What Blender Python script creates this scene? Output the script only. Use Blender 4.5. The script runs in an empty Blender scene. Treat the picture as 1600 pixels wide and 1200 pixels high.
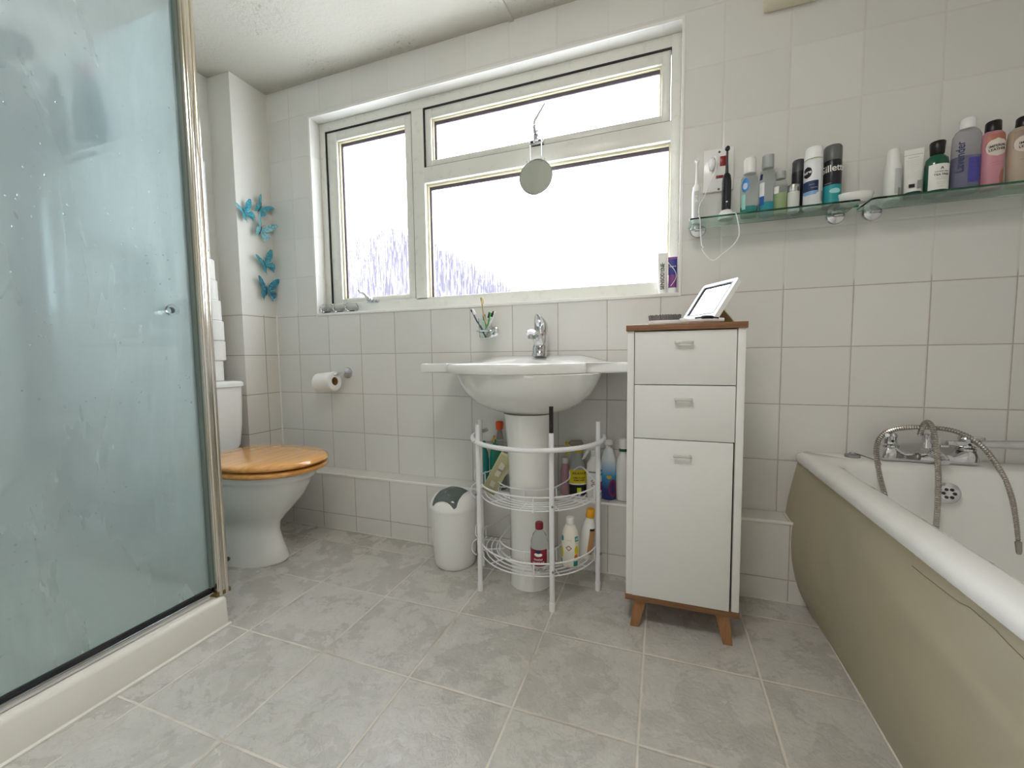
import bpy, bmesh, math, random
from mathutils import Vector, Matrix, noise
random.seed(7)
PI = math.pi
sc = bpy.context.scene
COL = sc.collection

# ---------------------------------------------------------------- camera
cam_d = bpy.data.cameras.new('camera'); cam = bpy.data.objects.new('camera', cam_d); COL.objects.link(cam)
cam_d.sensor_fit = 'HORIZONTAL'; cam_d.sensor_width = 36.0; cam_d.lens = 645.905*36/1600
cam_d.clip_start = 0.02; cam_d.clip_end = 200
_p, _y, _r = -.0697, .3464, -.0125
_f = Vector((-math.sin(_y)*math.cos(_p), math.cos(_y)*math.cos(_p), math.sin(_p)))
_rt = Vector((math.cos(_y), math.sin(_y), 0)); _up = _rt.cross(_f)
_X = _rt*math.cos(_r)+_up*math.sin(_r); _U = -_rt*math.sin(_r)+_up*math.cos(_r)
cam.matrix_world = Matrix(((_X.x, _U.x, -_f.x, -.4041), (_X.y, _U.y, -_f.y, -1.7211), (_X.z, _U.z, -_f.z, .8704), (0, 0, 0, 1)))
sc.camera = cam

# ---------------------------------------------------------------- world, daylight, exposure
w = bpy.data.worlds.new('overcast_sky'); sc.world = w; w.use_nodes = True
bgn = w.node_tree.nodes['Background']; bgn.inputs[0].default_value = (.93, .97, 1.0, 1); bgn.inputs[1].default_value = 10.5
pl = bpy.data.lights.new('window_portal', 'AREA'); pl.shape = 'RECTANGLE'; pl.size = 1.9; pl.size_y = 1.15
pl.cycles.is_portal = True
po = bpy.data.objects.new('window_portal', pl); COL.objects.link(po); po.location = (-1.225, .22, 1.59); po.rotation_euler = (-PI/2, 0, 0)
FILL_LAMP = 16.0
sc.view_settings.view_transform = 'Standard'; sc.view_settings.look = 'None'
sc.view_settings.exposure = 0.46; sc.view_settings.gamma = 1.0; sc.view_settings.use_curve_mapping = False
sc.cycles.max_bounces = 10; sc.cycles.transparent_max_bounces = 24; sc.cycles.transmission_bounces = 10
sc.cycles.diffuse_bounces = 6; sc.cycles.glossy_bounces = 5; sc.cycles.caustics_refractive = True
sc.cycles.sample_clamp_indirect = 6.0

# ---------------------------------------------------------------- materials
def lin(c):
    if isinstance(c, str):
        c = [int(c[i:i+2], 16)/255 for i in (1, 3, 5)]
    return tuple((v/12.92 if v <= .04045 else ((v+.055)/1.055)**2.4) for v in c[:3])+(1,)
class NT:
    def __init__(s, name):
        s.m = bpy.data.materials.new(name); s.m.use_nodes = True; s.t = s.m.node_tree
        s.n = s.t.nodes; s.b = s.n['Principled BSDF']; s.out = s.n['Material Output']
    def add(s, ty, **kw):
        nd = s.n.new(ty)
        for k, v in kw.items():
            if k == 'ins':
                for i, x in v.items(): s.put(nd.inputs[i], x)
            else: setattr(nd, k, v)
        return nd
    def put(s, sock, x):
        if hasattr(x, 'links') or isinstance(x, bpy.types.NodeSocket): s.t.links.new(x, sock)
        else: sock.default_value = x
    def math(s, op, a, b=0.0, c=0.0, clamp=False):
        nd = s.n.new('ShaderNodeMath'); nd.operation = op; nd.use_clamp = clamp
        s.put(nd.inputs[0], a); s.put(nd.inputs[1], b); s.put(nd.inputs[2], c); return nd.outputs[0]
    def mix(s, f, a, b):
        nd = s.n.new('ShaderNodeMix'); nd.data_type = 'RGBA'
        s.put(nd.inputs[0], f); s.put(nd.inputs[6], a); s.put(nd.inputs[7], b); return nd.outputs[2]
    def pos(s): return s.n.new('ShaderNodeTexCoord').outputs['Object']
    def noise(s, scale, detail=3, rough=.5, vec=None, dist=0.0):
        nd = s.n.new('ShaderNodeTexNoise'); nd.inputs['Scale'].default_value = scale
        nd.inputs['Detail'].default_value = detail; nd.inputs['Roughness'].default_value = rough; nd.inputs['Distortion'].default_value = dist
        s.t.links.new(vec if vec is not None else s.pos(), nd.inputs['Vector']); return nd.outputs[0]
    def ramp(s, f, a, b, lo=0.0, hi=1.0):
        nd = s.n.new('ShaderNodeMapRange'); s.put(nd.inputs[0], f)
        nd.inputs[1].default_value = a; nd.inputs[2].default_value = b; nd.inputs[3].default_value = lo; nd.inputs[4].default_value = hi
        return nd.outputs[0]
    def bump(s, h, strength=.3, dist=.002):
        nd = s.n.new('ShaderNodeBump'); nd.inputs['Strength'].default_value = strength; nd.inputs['Distance'].default_value = dist
        s.put(nd.inputs['Height'], h); s.t.links.new(nd.outputs[0], s.b.inputs['Normal']); return nd.outputs[0]
_mc = {}
def mat(name, col, rough=.5, metal=0.0, trans=0.0, var=.05, nscale=30, coat=0.0, bump=0.0, ior=1.45, alpha=1.0, spec=None):
    if name in _mc: return _mc[name]
    t = NT(name); b = t.b; c = lin(col)
    n = t.noise(nscale)
    d = tuple(max(0, v*(1-var)) for v in c[:3])+(1,); e = tuple(min(1, v*(1+var)) for v in c[:3])+(1,)
    t.put(b.inputs['Base Color'], t.mix(n, d, e))
    t.put(b.inputs['Roughness'], t.ramp(n, 0, 1, max(0, rough*.9), min(1, rough*1.1)))
    b.inputs['Metallic'].default_value = metal; b.inputs['Transmission Weight'].default_value = trans
    b.inputs['Coat Weight'].default_value = coat; b.inputs['IOR'].default_value = ior; b.inputs['Alpha'].default_value = alpha
    if bump: t.bump(n, bump)
    _mc[name] = t.m; return t.m
def tile_mat(name, T, offx, offy, offz, base, grout, gw=.0032, rough=.18, paint_z=None, bumpd=.002, tint=.03):
    """square ceramic tiles; grid follows the surface's own plane; above paint_z joints are painted over"""
    t = NT(name); b = t.b
    sep = t.add('ShaderNodeSeparateXYZ'); t.t.links.new(t.pos(), sep.inputs[0])
    nsep = t.add('ShaderNodeSeparateXYZ'); g = t.add('ShaderNodeNewGeometry'); t.t.links.new(g.outputs['True Normal'], nsep.inputs[0])
    nx = t.math('GREATER_THAN', t.math('ABSOLUTE', nsep.outputs[0]), .6)
    nz = t.math('GREATER_THAN', t.math('ABSOLUTE', nsep.outputs[2]), .6)
    X = t.math('DIVIDE', t.math('SUBTRACT', sep.outputs[0], offx), T)
    Y = t.math('DIVIDE', t.math('SUBTRACT', sep.outputs[1], offy), T)
    Z = t.math('DIVIDE', t.math('SUBTRACT', sep.outputs[2], offz), T)
    def sel(f, a, c): return t.math('ADD', t.math('MULTIPLY', t.math('SUBTRACT', 1.0, f), a), t.math('MULTIPLY', f, c))
    u = sel(nx, X, Y); v = sel(nz, Z, Y)
    def edge(q):
        fr = t.math('FRACT', q)
        return t.math('MULTIPLY', t.math('MINIMUM', fr, t.math('SUBTRACT', 1.0, fr)), T)
    d = t.math('MINIMUM', edge(u), edge(v))
    wob = t.math('MULTIPLY', t.math('SUBTRACT', t.noise(60, 2), .5), .0012)
    d = t.math('ADD', d, wob)
    joint = t.ramp(d, gw*.35, gw*.75, 1, 0)
    vis = joint
    if paint_z is not None:
        up = t.ramp(sep.outputs[2], paint_z-.01, paint_z+.01, 1.0, .22); vis = t.math('MULTIPLY', joint, up)
    cell = t.add('ShaderNodeCombineXYZ'); t.put(cell.inputs[0], t.math('FLOOR', u)); t.put(cell.inputs[1], t.math('FLOOR', v))
    wn = t.add('ShaderNodeTexWhiteNoise', noise_dimensions='2D'); t.t.links.new(cell.outputs[0], wn.inputs['Vector'])
    c = lin(base)
    c1 = tuple(x*(1-tint) for x in c[:3])+(1,); c2 = tuple(min(1, x*(1+tint)) for x in c[:3])+(1,)
    col = t.mix(wn.outputs[0], c1, c2)
    n2 = t.noise(3.0, 4)
    col = t.mix(t.ramp(n2, .35, .7, 0, .10), col, lin('#cdc4b8'))
    col = t.mix(vis, col, lin(grout))
    t.put(b.inputs['Base Color'], col)
    t.put(b.inputs['Roughness'], t.math('ADD', rough, t.math('MULTIPLY', vis, .5), clamp=True))
    h = t.math('SUBTRACT', t.ramp(d, 0, gw*1.6, 0, 1), t.math('MULTIPLY', t.noise(5, 2), .8))
    # every tile sits at a very slightly different angle
    h = t.math('ADD', h, t.math('MULTIPLY', t.math('SUBTRACT', wn.outputs[0], .5), t.math('MULTIPLY', t.math('FRACT', u), .8)))
    t.bump(h, .35, bumpd)
    return t.m

T = .204
M_wall = tile_mat('white_ceramic_tiles', T, 0, 0, .886, '#dfddd8', '#b3aca4', paint_z=1.11)
M_ledge = tile_mat('ledge_tiles', T, -2.022, -.204*1, .286, '#dfddd8', '#b0a9a0')
M_ledge_top = M_ledge
M_pier = None
def pier_mat():
    """painted plaster above, tiles below z 1.1"""
    t = NT('pier_tiles_and_plaster'); b = t.b
    sep = t.add('ShaderNodeSeparateXYZ'); t.t.links.new(t.pos(), sep.inputs[0])
    Y = t.math('DIVIDE', t.math('ADD', sep.outputs[1], .08), T); Z = t.math('DIVIDE', t.math('SUBTRACT', sep.outputs[2], .886), T)
    def edge(q):
        fr = t.math('FRACT', q)
        return t.math('MULTIPLY', t.math('MINIMUM', fr, t.math('SUBTRACT', 1.0, fr)), T)
    d = t.math('MINIMUM', edge(Y), edge(Z))
    j = t.ramp(d, .0012, .0026, 1, 0)
    low = t.math('LESS_THAN', sep.outputs[2], 1.099)
    j = t.math('MULTIPLY', j, low)
    col = t.mix(low, lin('#dddad2'), lin('#dfdbd4'))
    col = t.mix(j, col, lin('#aaa096'))
    t.put(b.inputs['Base Color'], col); t.put(b.inputs['Roughness'], t.math('SUBTRACT', .7, t.math('MULTIPLY', low, .5)))
    t.bump(t.math('SUBTRACT', t.noise(40, 3), j), .15, .002)
    return t.m
M_pier = pier_mat()

def floor_mat():
    t = NT('grey_stone_floor_tiles'); b = t.b; S = .2985
    sep = t.add('ShaderNodeSeparateXYZ'); t.t.links.new(t.pos(), sep.inputs[0])
    u = t.math('DIVIDE', t.math('ADD', sep.outputs[0], .144), S); v = t.math('DIVIDE', t.math('ADD', sep.outputs[1], .519), S)
    def edge(q):
        fr = t.math('FRACT', q); return t.math('MULTIPLY', t.math('MINIMUM', fr, t.math('SUBTRACT', 1.0, fr)), S)
    d = t.math('MINIMUM', edge(u), edge(v))
    d = t.math('ADD', d, t.math('MULTIPLY', t.math('SUBTRACT', t.noise(35, 3), .5), .0025))
    j = t.ramp(d, .0018, .0034, 1, 0)
    cell = t.add('ShaderNodeCombineXYZ'); t.put(cell.inputs[0], t.math('FLOOR', u)); t.put(cell.inputs[1], t.math('FLOOR', v))
    wn = t.add('ShaderNodeTexWhiteNoise', noise_dimensions='3D'); t.t.links.new(cell.outputs[0], wn.inputs['Vector'])
    off = t.add('ShaderNodeVectorMath', operation='MULTIPLY_ADD'); t.t.links.new(wn.outputs['Color'], off.inputs[0])
    off.inputs[1].default_value = (7, 7, 7); t.t.links.new(t.pos(), off.inputs[2])
    n1 = t.noise(6, 7, .7, off.outputs[0], .35); n2 = t.noise(22, 5, .7, off.outputs[0], .6); n3 = t.noise(11, 4, .6, off.outputs[0], 2.0)
    col = t.mix(t.ramp(n1, .3, .7), lin('#b1aea7'), lin('#cdcac3'))
    col = t.mix(t.ramp(n2, .5, .72, 0, .35), col, lin('#a3a19a'))
    vein = t.ramp(t.math('ABSOLUTE', t.math('SUBTRACT', n3, .5)), 0, .02, .35, 0)
    col = t.mix(vein, col, lin('#9c9992'))
    col = t.mix(t.math('MULTIPLY', wn.outputs[0], .16), col, lin('#bfb9ae'))
    gcol = t.mix(t.ramp(t.noise(4, 3), .5, .7), lin('#dad4c8'), lin('#b3a797'))
    col = t.mix(j, col, gcol)
    t.put(b.inputs['Base Color'], col)
    r = t.ramp(n1, .3, .7, .20, .36)
    t.put(b.inputs['Roughness'], t.math('ADD', r, t.math('MULTIPLY', j, .4)))
    rid = t.noise(38, 5, .62, off.outputs[0], 1.5)
    h = t.math('ADD', t.math('MULTIPLY', rid, .75), t.math('MULTIPLY', t.ramp(d, 0, .005, 0, 1), .8))
    t.bump(h, .55, .004)
    return t.m
M_floor = floor_mat()
def ceil_mat():
    t = NT('textured_ceiling_paint'); b = t.b
    n = t.noise(70, 4, .6); patch = t.ramp(t.noise(2.2, 3), .45, .65)
    b.inputs['Roughness'].default_value = .8
    h = t.math('ADD', t.math('MULTIPLY', n, t.math('ADD', .25, patch)), 0)
    sp = t.ramp(t.noise(55, 3, .7), .60, .68, 0, .6)
    t.put(b.inputs['Base Color'], t.mix(t.math('MULTIPLY', sp, patch), lin('#bcb8ac'), lin('#655d52')))
    t.bump(h, .8, .010); return t.m
M_ceil = ceil_mat()
M_plaster = mat('painted_plaster', '#eceae4', .7, bump=.1, var=.03)
M_upvc = mat('white_plastic_frame', '#e2e1d8', .28, var=.02)
M_trimw = mat('white_plastic_trim', '#f0eeea', .25, var=.02)
M_gasket = mat('dark_rubber', '#232226', .6)
M_ceramic = mat('white_glazed_ceramic', '#e8e7e3', .08, var=.015, coat=.3)
M_chrome = mat('polished_chrome', '#d2d2d4', .07, 1.0, var=.03)
M_steel = mat('brushed_hose_steel', '#b0aba4', .25, 1.0)
M_whitemetal = mat('white_coated_metal', '#e9e9ea', .3, var=.02)
M_wpl = mat('glossy_white_plastic', '#eeeeec', .22, var=.02)
M_lam = mat('white_laminate', '#e6e5e1', .35, var=.015)
M_gap_shade = mat('painted_gap_shade', '#26231f', .8)
M_glassclear = mat('clear_glass', '#f4fbf8', .02, trans=1.0, var=.0)
M_plclear = mat('clear_plastic', '#eef2f2', .06, trans=1.0, var=.0, ior=1.2)
def wood(name, a, bcol, scale=1.0, axis=0, rough=.35, coat=0.0):
    t = NT(name); mp = t.add('ShaderNodeMapping'); t.t.links.new(t.pos(), mp.inputs[0])
    s = [30*scale]*3; s[axis] = 2.2*scale; mp.inputs['Scale'].default_value = s
    n = t.noise(1.6, 5, .6, mp.outputs[0], .8); n2 = t.noise(9, 3, .6, mp.outputs[0])
    col = t.mix(t.ramp(n, .3, .7), lin(a), lin(bcol)); col = t.mix(t.ramp(n2, .55, .75, 0, .35), col, lin(bcol))
    t.put(t.b.inputs['Base Color'], col); t.b.inputs['Roughness'].default_value = rough; t.b.inputs['Coat Weight'].default_value = coat
    t.bump(n2, .08, .001); return t.m
M_pine = wood('varnished_pine', '#e0a862', '#c58740', 1.0, 1, .16, .6)
M_walnut = wood('walnut_laminate', '#8f6644', '#6f4a30', 2.0, 0, .4)
M_legwood = wood('light_walnut_legs', '#a87850', '#855a3a', 2.0, 2, .4)

# ---------------------------------------------------------------- mesh helpers
def link(name, me, parent=None):
    o = bpy.data.objects.new(name, me); COL.objects.link(o)
    if parent is not None: o.parent = parent
    return o
def obj(name, bm, m, parent=None, smooth=True, ang=40, loc=None, rot=None):
    me = bpy.data.meshes.new(name)
    bmesh.ops.recalc_face_normals(bm, faces=bm.faces)
    bm.to_mesh(me); bm.free()
    me.materials.append(m)
    if smooth:
        me.shade_smooth()
        try: me.set_sharp_from_angle(angle=math.radians(ang))
        except Exception: pass
    o = link(name, me, parent)
    if loc is not None: o.location = loc
    if rot is not None: o.rotation_euler = rot
    return o
def tag(o, label, cat, group=None):
    o['label'] = label; o['category'] = cat
    if group: o['group'] = group
    return o
def thing(name, label, cat, loc=(0, 0, 0), rot=(0, 0, 0), group=None):
    o = bpy.data.objects.new(name, None); COL.objects.link(o); o.location = loc; o.rotation_euler = rot
    o.empty_display_size = .05
    return tag(o, label, cat, group)
def struct(o): o['kind'] = 'structure'; return o
def NB(): return bmesh.new()
def box(bm, x0, x1, y0, y1, z0, z1, bev=0.0, seg=2):
    r = bmesh.ops.create_cube(bm, size=1.0, matrix=Matrix.Translation(((x0+x1)/2, (y0+y1)/2, (z0+z1)/2)) @ Matrix.Diagonal((abs(x1-x0), abs(y1-y0), abs(z1-z0), 1)))
    if bev > 0:
        es = list({e for v in r['verts'] for e in v.link_edges})
        bmesh.ops.bevel(bm, geom=es, offset=bev, segments=seg, affect='EDGES', profile=.5)
    return bm
def bx(*a, **k): return box(NB(), *a, **k)
def rings(bm, rr, cap0=True, cap1=True, closed=True):
    """loft: list of rings (lists of coordinates) of equal length"""
    vs = [[bm.verts.new(p) for p in r] for r in rr]
    n = len(vs[0])
    for a, b in zip(vs[:-1], vs[1:]):
        for i in range(n if closed else n-1):
            j = (i+1) % n
            try: bm.faces.new((a[i], a[j], b[j], b[i]))
            except ValueError: pass
    if cap0 and closed: bm.faces.new(list(reversed(vs[0])))
    if cap1 and closed: bm.faces.new(vs[-1])
    return bm
def circ(cx, cy, z, rx, ry=None, n=32, ph=0.0):
    ry = rx if ry is None else ry
    return [(cx+rx*math.cos(2*PI*i/n+ph), cy+ry*math.sin(2*PI*i/n+ph), z) for i in range(n)]
def lathe(prof, n=32, sx=1.0, sy=1.0, cap0=True, cap1=True, bm=None):
    bm = bm or NB()
    return rings(bm, [circ(0, 0, z, max(r, 1e-4)*sx, max(r, 1e-4)*sy, n) for r, z in prof], cap0, cap1)
def spline(pts, k=8):
    P = [Vector(p) for p in pts]; out = []
    for i in range(len(P)-1):
        p0 = P[max(i-1, 0)]; p1 = P[i]; p2 = P[i+1]; p3 = P[min(i+2, len(P)-1)]
        for j in range(k):
            t = j/k
            out.append(.5*((2*p1)+(p2-p0)*t+(2*p0-5*p1+4*p2-p3)*t*t+(3*p1-p0-3*p2+p3)*t**3))
    out.append(P[-1]); return out
def tube(bm, pts, r, n=8, flat=1.0, closed=False, up=None):
    P = [Vector(p) for p in pts]; N = len(P)
    R = r if isinstance(r, (list, tuple)) else [r]*N
    if len(R) != N: R = [R[min(len(R)-1, int(i*len(R)/N))] if False else (R[0]+(R[-1]-R[0])*i/(N-1) if len(R) == 2 else R[int(round(i*(len(R)-1)/(N-1)))]) for i in range(N)]
    tan = []
    for i in range(N):
        if closed: tv = P[(i+1) % N]-P[i-1]
        else: tv = P[min(i+1, N-1)]-P[max(i-1, 0)]
        tan.append(tv.normalized())
    a = Vector(up) if up else (Vector((0, 0, 1)) if abs(tan[0].z) < .9 else Vector((1, 0, 0)))
    u = (a-tan[0]*a.dot(tan[0])).normalized(); rr = []
    for i in range(N):
        u = (u-tan[i]*u.dot(tan[i])).normalized(); v = tan[i].cross(u)
        rr.append([tuple(P[i]+(u*math.cos(2*PI*k/n)*flat+v*math.sin(2*PI*k/n))*R[i]) for k in range(n)])
    if closed: rr.append(rr[0])
    rings(bm, rr, not closed, not closed)
    if closed: bmesh.ops.remove_doubles(bm, verts=bm.verts, dist=1e-6)
    return bm
def prism(bm, pts, d0, d1, axis='z'):
    """closed polygon extruded; pts 2D"""
    def P(a, b, d): return {'z': (a, b, d), 'y': (a, d, b), 'x': (d, a, b)}[axis]
    return rings(bm, [[P(a, b, d0) for a, b in pts], [P(a, b, d1) for a, b in pts]])
def ball(bm, c, r, sx=1, sy=1, sz=1, seg=16):
    bmesh.ops.create_uvsphere(bm, u_segments=seg, v_segments=seg//2+2, radius=r, matrix=Matrix.Translation(c) @ Matrix.Diagonal((sx, sy, sz, 1)))
    return bm
_tc = {}
def text_mesh(body, size, ext=.0002, sub=True):
    cu = bpy.data.curves.new('lettering', 'FONT'); cu.body = body; cu.size = size; cu.align_x = 'CENTER'; cu.align_y = 'CENTER'
    cu.extrude = ext; cu.offset = size*.012; cu.resolution_u = 3
    o = bpy.data.objects.new('tmp', cu); COL.objects.link(o)
    dg = bpy.context.evaluated_depsgraph_get(); dg.update()
    me = bpy.data.meshes.new_from_object(o.evaluated_get(dg))
    bpy.data.objects.remove(o); bpy.data.curves.remove(cu)
    return me
def text_on(parent, items, m, name='lettering', place=None):
    """items: (string, size, u, v, rot, squeeze) ; place maps (u, v, w) to local 3D; all strings of one part -> one mesh"""
    bm = NB()
    for it in items:
        s, size, u0, v0, rot, sq = (list(it)+[0, 1])[:6] if len(it) < 6 else it
        me = text_mesh(s, size); t = bmesh.new(); t.from_mesh(me); bpy.data.meshes.remove(me)
        if place and len(t.edges) < 6000:
            bmesh.ops.triangulate(t, faces=t.faces)
            bmesh.ops.subdivide_edges(t, edges=[e for e in t.edges if e.calc_length() > size*.35], cuts=1)
        c, sn = math.cos(rot), math.sin(rot)
        for v in t.verts:
            a = v.co.x*sq; b_ = v.co.y
            v.co = Vector(place(u0+a*c-b_*sn, v0+a*sn+b_*c, v.co.z+.0002))
        tmp = bpy.data.meshes.new('t'); t.to_mesh(tmp); t.free(); bm.from_mesh(tmp); bpy.data.meshes.remove(tmp)
    return obj(name, bm, m, parent, smooth=False)
def arc(c, r, a0, a1, z, n=24):
    return [(c[0]+r*math.cos(math.radians(a0+(a1-a0)*i/n)), c[1]+r*math.sin(math.radians(a0+(a1-a0)*i/n)), z) for i in range(n+1)]

# ---------------------------------------------------------------- setting: shell
HZ = 2.262; XL = -2.545; XR = .785; YF = -2.35
struct(obj('floor', bx(XL-.1, XR+.1, YF-.1, .135, -.1, 0), M_floor, smooth=False))
struct(obj('ceiling', bx(XL-.1, XR+.1, YF-.1, .135, HZ, HZ+.1), M_ceil, smooth=False))
WX0, WX1, WZ0, WZ1 = -2.105, -.345, 1.098, 2.087
b = NB()
box(b, XL-.1, WX0, 0, .135, 0, HZ); box(b, WX1, XR+.1, 0, .135, 0, HZ); box(b, WX0, WX1, 0, .135, 0, WZ0); box(b, WX0, WX1, 0, .135, WZ1, HZ)
struct(obj('wall_back', b, M_wall, smooth=False))
struct(obj('wall_left', bx(XL-.1, XL, YF, 0, 0, HZ), M_wall, smooth=False))
struct(obj('wall_right', bx(XR, XR+.1, YF, 0, 0, HZ), M_wall, smooth=False))
struct(obj('wall_front', bx(XL-.1, XR+.1, YF-.1, YF, 0, HZ), M_plaster, smooth=False))
struct(obj('wall_pier', bx(XL, -2.395, -.2, 0, 0, HZ), M_pier, smooth=False))
o = struct(obj('wall_ledge', bx(-2.395, .074, -.105, 0, 0, .286), M_ledge, smooth=False))
b = NB(); box(b, -2.395, .045, -.109, -.098, .278, .2885, .003)
struct(obj('trim_1', b, M_trimw))
b = NB(); box(b, -2.395, .06, -.110, -.105, 0, .007, .002); struct(obj('baseboard_back', b, mat('floor_sealant', '#dedbd2', .5)))
# opening trim
b = NB(); w_ = .010
for a in ((WX0-w_, WX0+.001, -.004, .003, WZ0-w_, WZ1+w_), (WX1-.001, WX1+w_, -.004, .003, WZ0-w_, WZ1+w_), (WX0, WX1, -.004, .003, WZ1-.001, WZ1+w_), (WX0, WX1, -.006, .003, WZ0-w_, WZ0+.002)):
    box(b, *a, bev=.0015)
struct(obj('trim_2', b, M_trimw))
b = bx(WX0, WX1, 0, .062, WZ0, WZ0+.004); struct(obj('trim_3', b, M_trimw, smooth=False))
# ceiling joint strip
b = NB(); prism(b, [(-.012, HZ), (-.009, HZ-.007), (.009, HZ-.007), (.012, HZ)], YF, 0, 'y')
for v in b.verts: v.co.x += -1.008 + (v.co.y)*.045
struct(obj('trim_4', b, M_ceil))
# corner sealing strip between tiles
b = NB(); tube(b, [(-2.393, -.003, .286), (-2.393, -.003, 1.1)], .004); struct(obj('trim_5', b, M_trimw))

# ---------------------------------------------------------------- window
def pane_mat():
    t = NT('rain_textured_glass')
    mp = t.add('ShaderNodeMapping'); t.t.links.new(t.pos(), mp.inputs[0]); mp.inputs['Scale'].default_value = (1, 1, .07)
    n = t.noise(150, 3, .6, mp.outputs[0], .4); n2 = t.noise(60, 2, .5, mp.outputs[0], .6)
    h = t.math('ADD', n, n2)
    t.n.remove(t.b)
    g = t.add('ShaderNodeBsdfGlass'); g.inputs['Roughness'].default_value = .03; g.inputs['IOR'].default_value = 1.3; g.inputs['Color'].default_value = (.96, .97, 1, 1)
    bp = t.add('ShaderNodeBump'); bp.inputs['Strength'].default_value = 1; bp.inputs['Distance'].default_value = .0016; t.put(bp.inputs['Height'], h)
    t.t.links.new(bp.outputs[0], g.inputs['Normal'])
    tr = t.add('ShaderNodeBsdfTransparent'); tr.inputs[0].default_value = (.93, .95, .97, 1)
    mx = t.add('ShaderNodeMixShader'); t.put(mx.inputs[0], t.ramp(n, .42, .6, .25, .75))
    t.t.links.new(tr.outputs[0], mx.inputs[1]); t.t.links.new(g.outputs[0], mx.inputs[2])
    mp2 = t.add('ShaderNodeMapping'); t.t.links.new(t.pos(), mp2.inputs[0]); mp2.inputs['Scale'].default_value = (1, 1, .09)
    st = t.noise(120, 3, .65, mp2.outputs[0], .5)
    tl = t.add('ShaderNodeBsdfTranslucent'); tl.inputs[0].default_value = (.95, .95, 1, 1)
    m2 = t.add('ShaderNodeMixShader'); t.put(m2.inputs[0], t.ramp(st, .50, .66, .0, .13))
    t.t.links.new(mx.outputs[0], m2.inputs[1]); t.t.links.new(tl.outputs[0], m2.inputs[2]); t.t.links.new(m2.outputs[0], t.out.inputs[0])
    return t.m
M_pane = pane_mat()
win = struct(bpy.data.objects.new('window_1', None)); COL.objects.link(win); win.location = (-1.225, .062, WZ0)
win.empty_display_size = .05
def wpart(name, b, m, parent=None, **k):
    p = parent or win
    off = Vector((-1.225, .062, WZ0))
    for v in b.verts: v.co -= off
    return obj(name, b, m, p, **k)
def ringbox(b, x0, x1, z0, z1, l, r_, bt, tp, y0, y1, bev=.002):
    box(b, x0, x0+l, y0, y1, z0, z1, bev); box(b, x1-r_, x1, y0, y1, z0, z1, bev)
    box(b, x0+l-.001, x1-r_+.001, y0, y1, z0, z0+bt, bev); box(b, x0+l-.001, x1-r_+.001, y0, y1, z1-tp, z1, bev)
b = NB()
ringbox(b, WX0, WX1, WZ0+.004, WZ1, .036, .034, .055, .045, .062, .13)
box(b, -1.545, -1.480, .062, .13, WZ0+.05, WZ1-.04, .002)     # mullion
box(b, -1.482, -.378, .062, .13, 1.697, 1.770, .002)           # transom
wpart('frame', b, M_upvc)
b = NB(); ringbox(b, -2.063, -1.546, 1.153, 2.037, .062, .042, .026, .048, .069, .115, .003); sash = wpart('sash', b, M_upvc)
b = NB(); ringbox(b, -1.474, -.381, 1.772, 2.037, .032, .034, .028, .045, .069, .115, .003); fan = wpart('sash', b, M_upvc)
b = NB()
for (x0, x1, z0, z1) in ((-2.070, -1.545, 1.150, 2.043), (-1.481, -.378, 1.769, 2.043)):
    ringbox(b, x0, x1, z0, z1, .0075, .002, .002, .0065, .0635, .080, 0)
wpart('gasket', b, M_gasket)
b = NB()
for (x0, x1, z0, z1) in ((-2.001, -1.587, 1.179, 1.992), (-1.445, -.415, 1.80, 1.996), (-1.480, -.379, 1.152, 1.697)):
    ringbox(b, x0, x1, z0, z1, .009, .006, .005, .010, .082, .10, .001)
wpart('glazing_bead', b, mat('cream_glazing_bead', '#dcd4b4', .35))
b = NB()
for (x0, x1, z0, z1) in ((-2.001, -1.587, 1.179, 1.992), (-1.445, -.415, 1.80, 1.996), (-1.480, -.379, 1.152, 1.697)):
    ringbox(b, x0+.008, x1-.005, z0+.004, z1-.009, .010, .003, .003, .016, .094, .101, 0)
wpart('glazing_seal', b, mat('grey_mauve_seal', '#5e5560', .6))
for (x0, x1, z0, z1) in ((-1.995, -1.582, 1.175, 1.986), (-1.44, -.41, 1.796, 1.99), (-1.478, -.375, 1.148, 1.695)):
    wpart('pane', bx(x0, x1, .102, .107, z0, z1), M_pane, smooth=False)
# sash fastener handle
b = NB(); box(b, -1.832, -1.80, .048, .07, 1.148, 1.172, .004); box(b, -1.80, -1.765, .054, .07, 1.148, 1.162, .003)
tube(b, spline([(-1.812, .046, 1.160), (-1.822, .036, 1.180), (-1.835, .03, 1.192), (-1.848, .024, 1.198), (-1.856, .02, 1.212)]), [.008, .006, .005], 8)
wpart('handle', b, M_chrome)
b = NB(); box(b, -.945, -.888, .046, .07, 1.772, 1.79, .003); box(b, -.925, -.902, .026, .07, 1.775, 1.815, .004)
tube(b, spline([(-.915, .026, 1.80), (-.917, .018, 1.83), (-.913, .014, 1.85), (-.895, .01, 1.872), (-.868, .006, 1.905)]), [.008, .006, .005], 8)
wpart('handle', b, M_chrome)
for x in (-.937, -.895): wpart('bolt', ball(NB(), (x, .045, 1.781), .005), M_gasket)

# ---------------------------------------------------------------- outside: neighbouring gable seen blurred through the panes
b = NB(); prism(b, [(-12, -1), (-1.7, -1), (-1.8, 1.5), (-5.3, 3.75), (-8.6, 3.9), (-12, 2.2)], 3.6, 8, 'y')
tag(obj('neighbouring_house', b, mat('dark_brick_render', '#34303a', .9, var=.1, nscale=1.5), smooth=False), 'pale grey house wall outside, blurred by the textured window glass', 'house')

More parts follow.
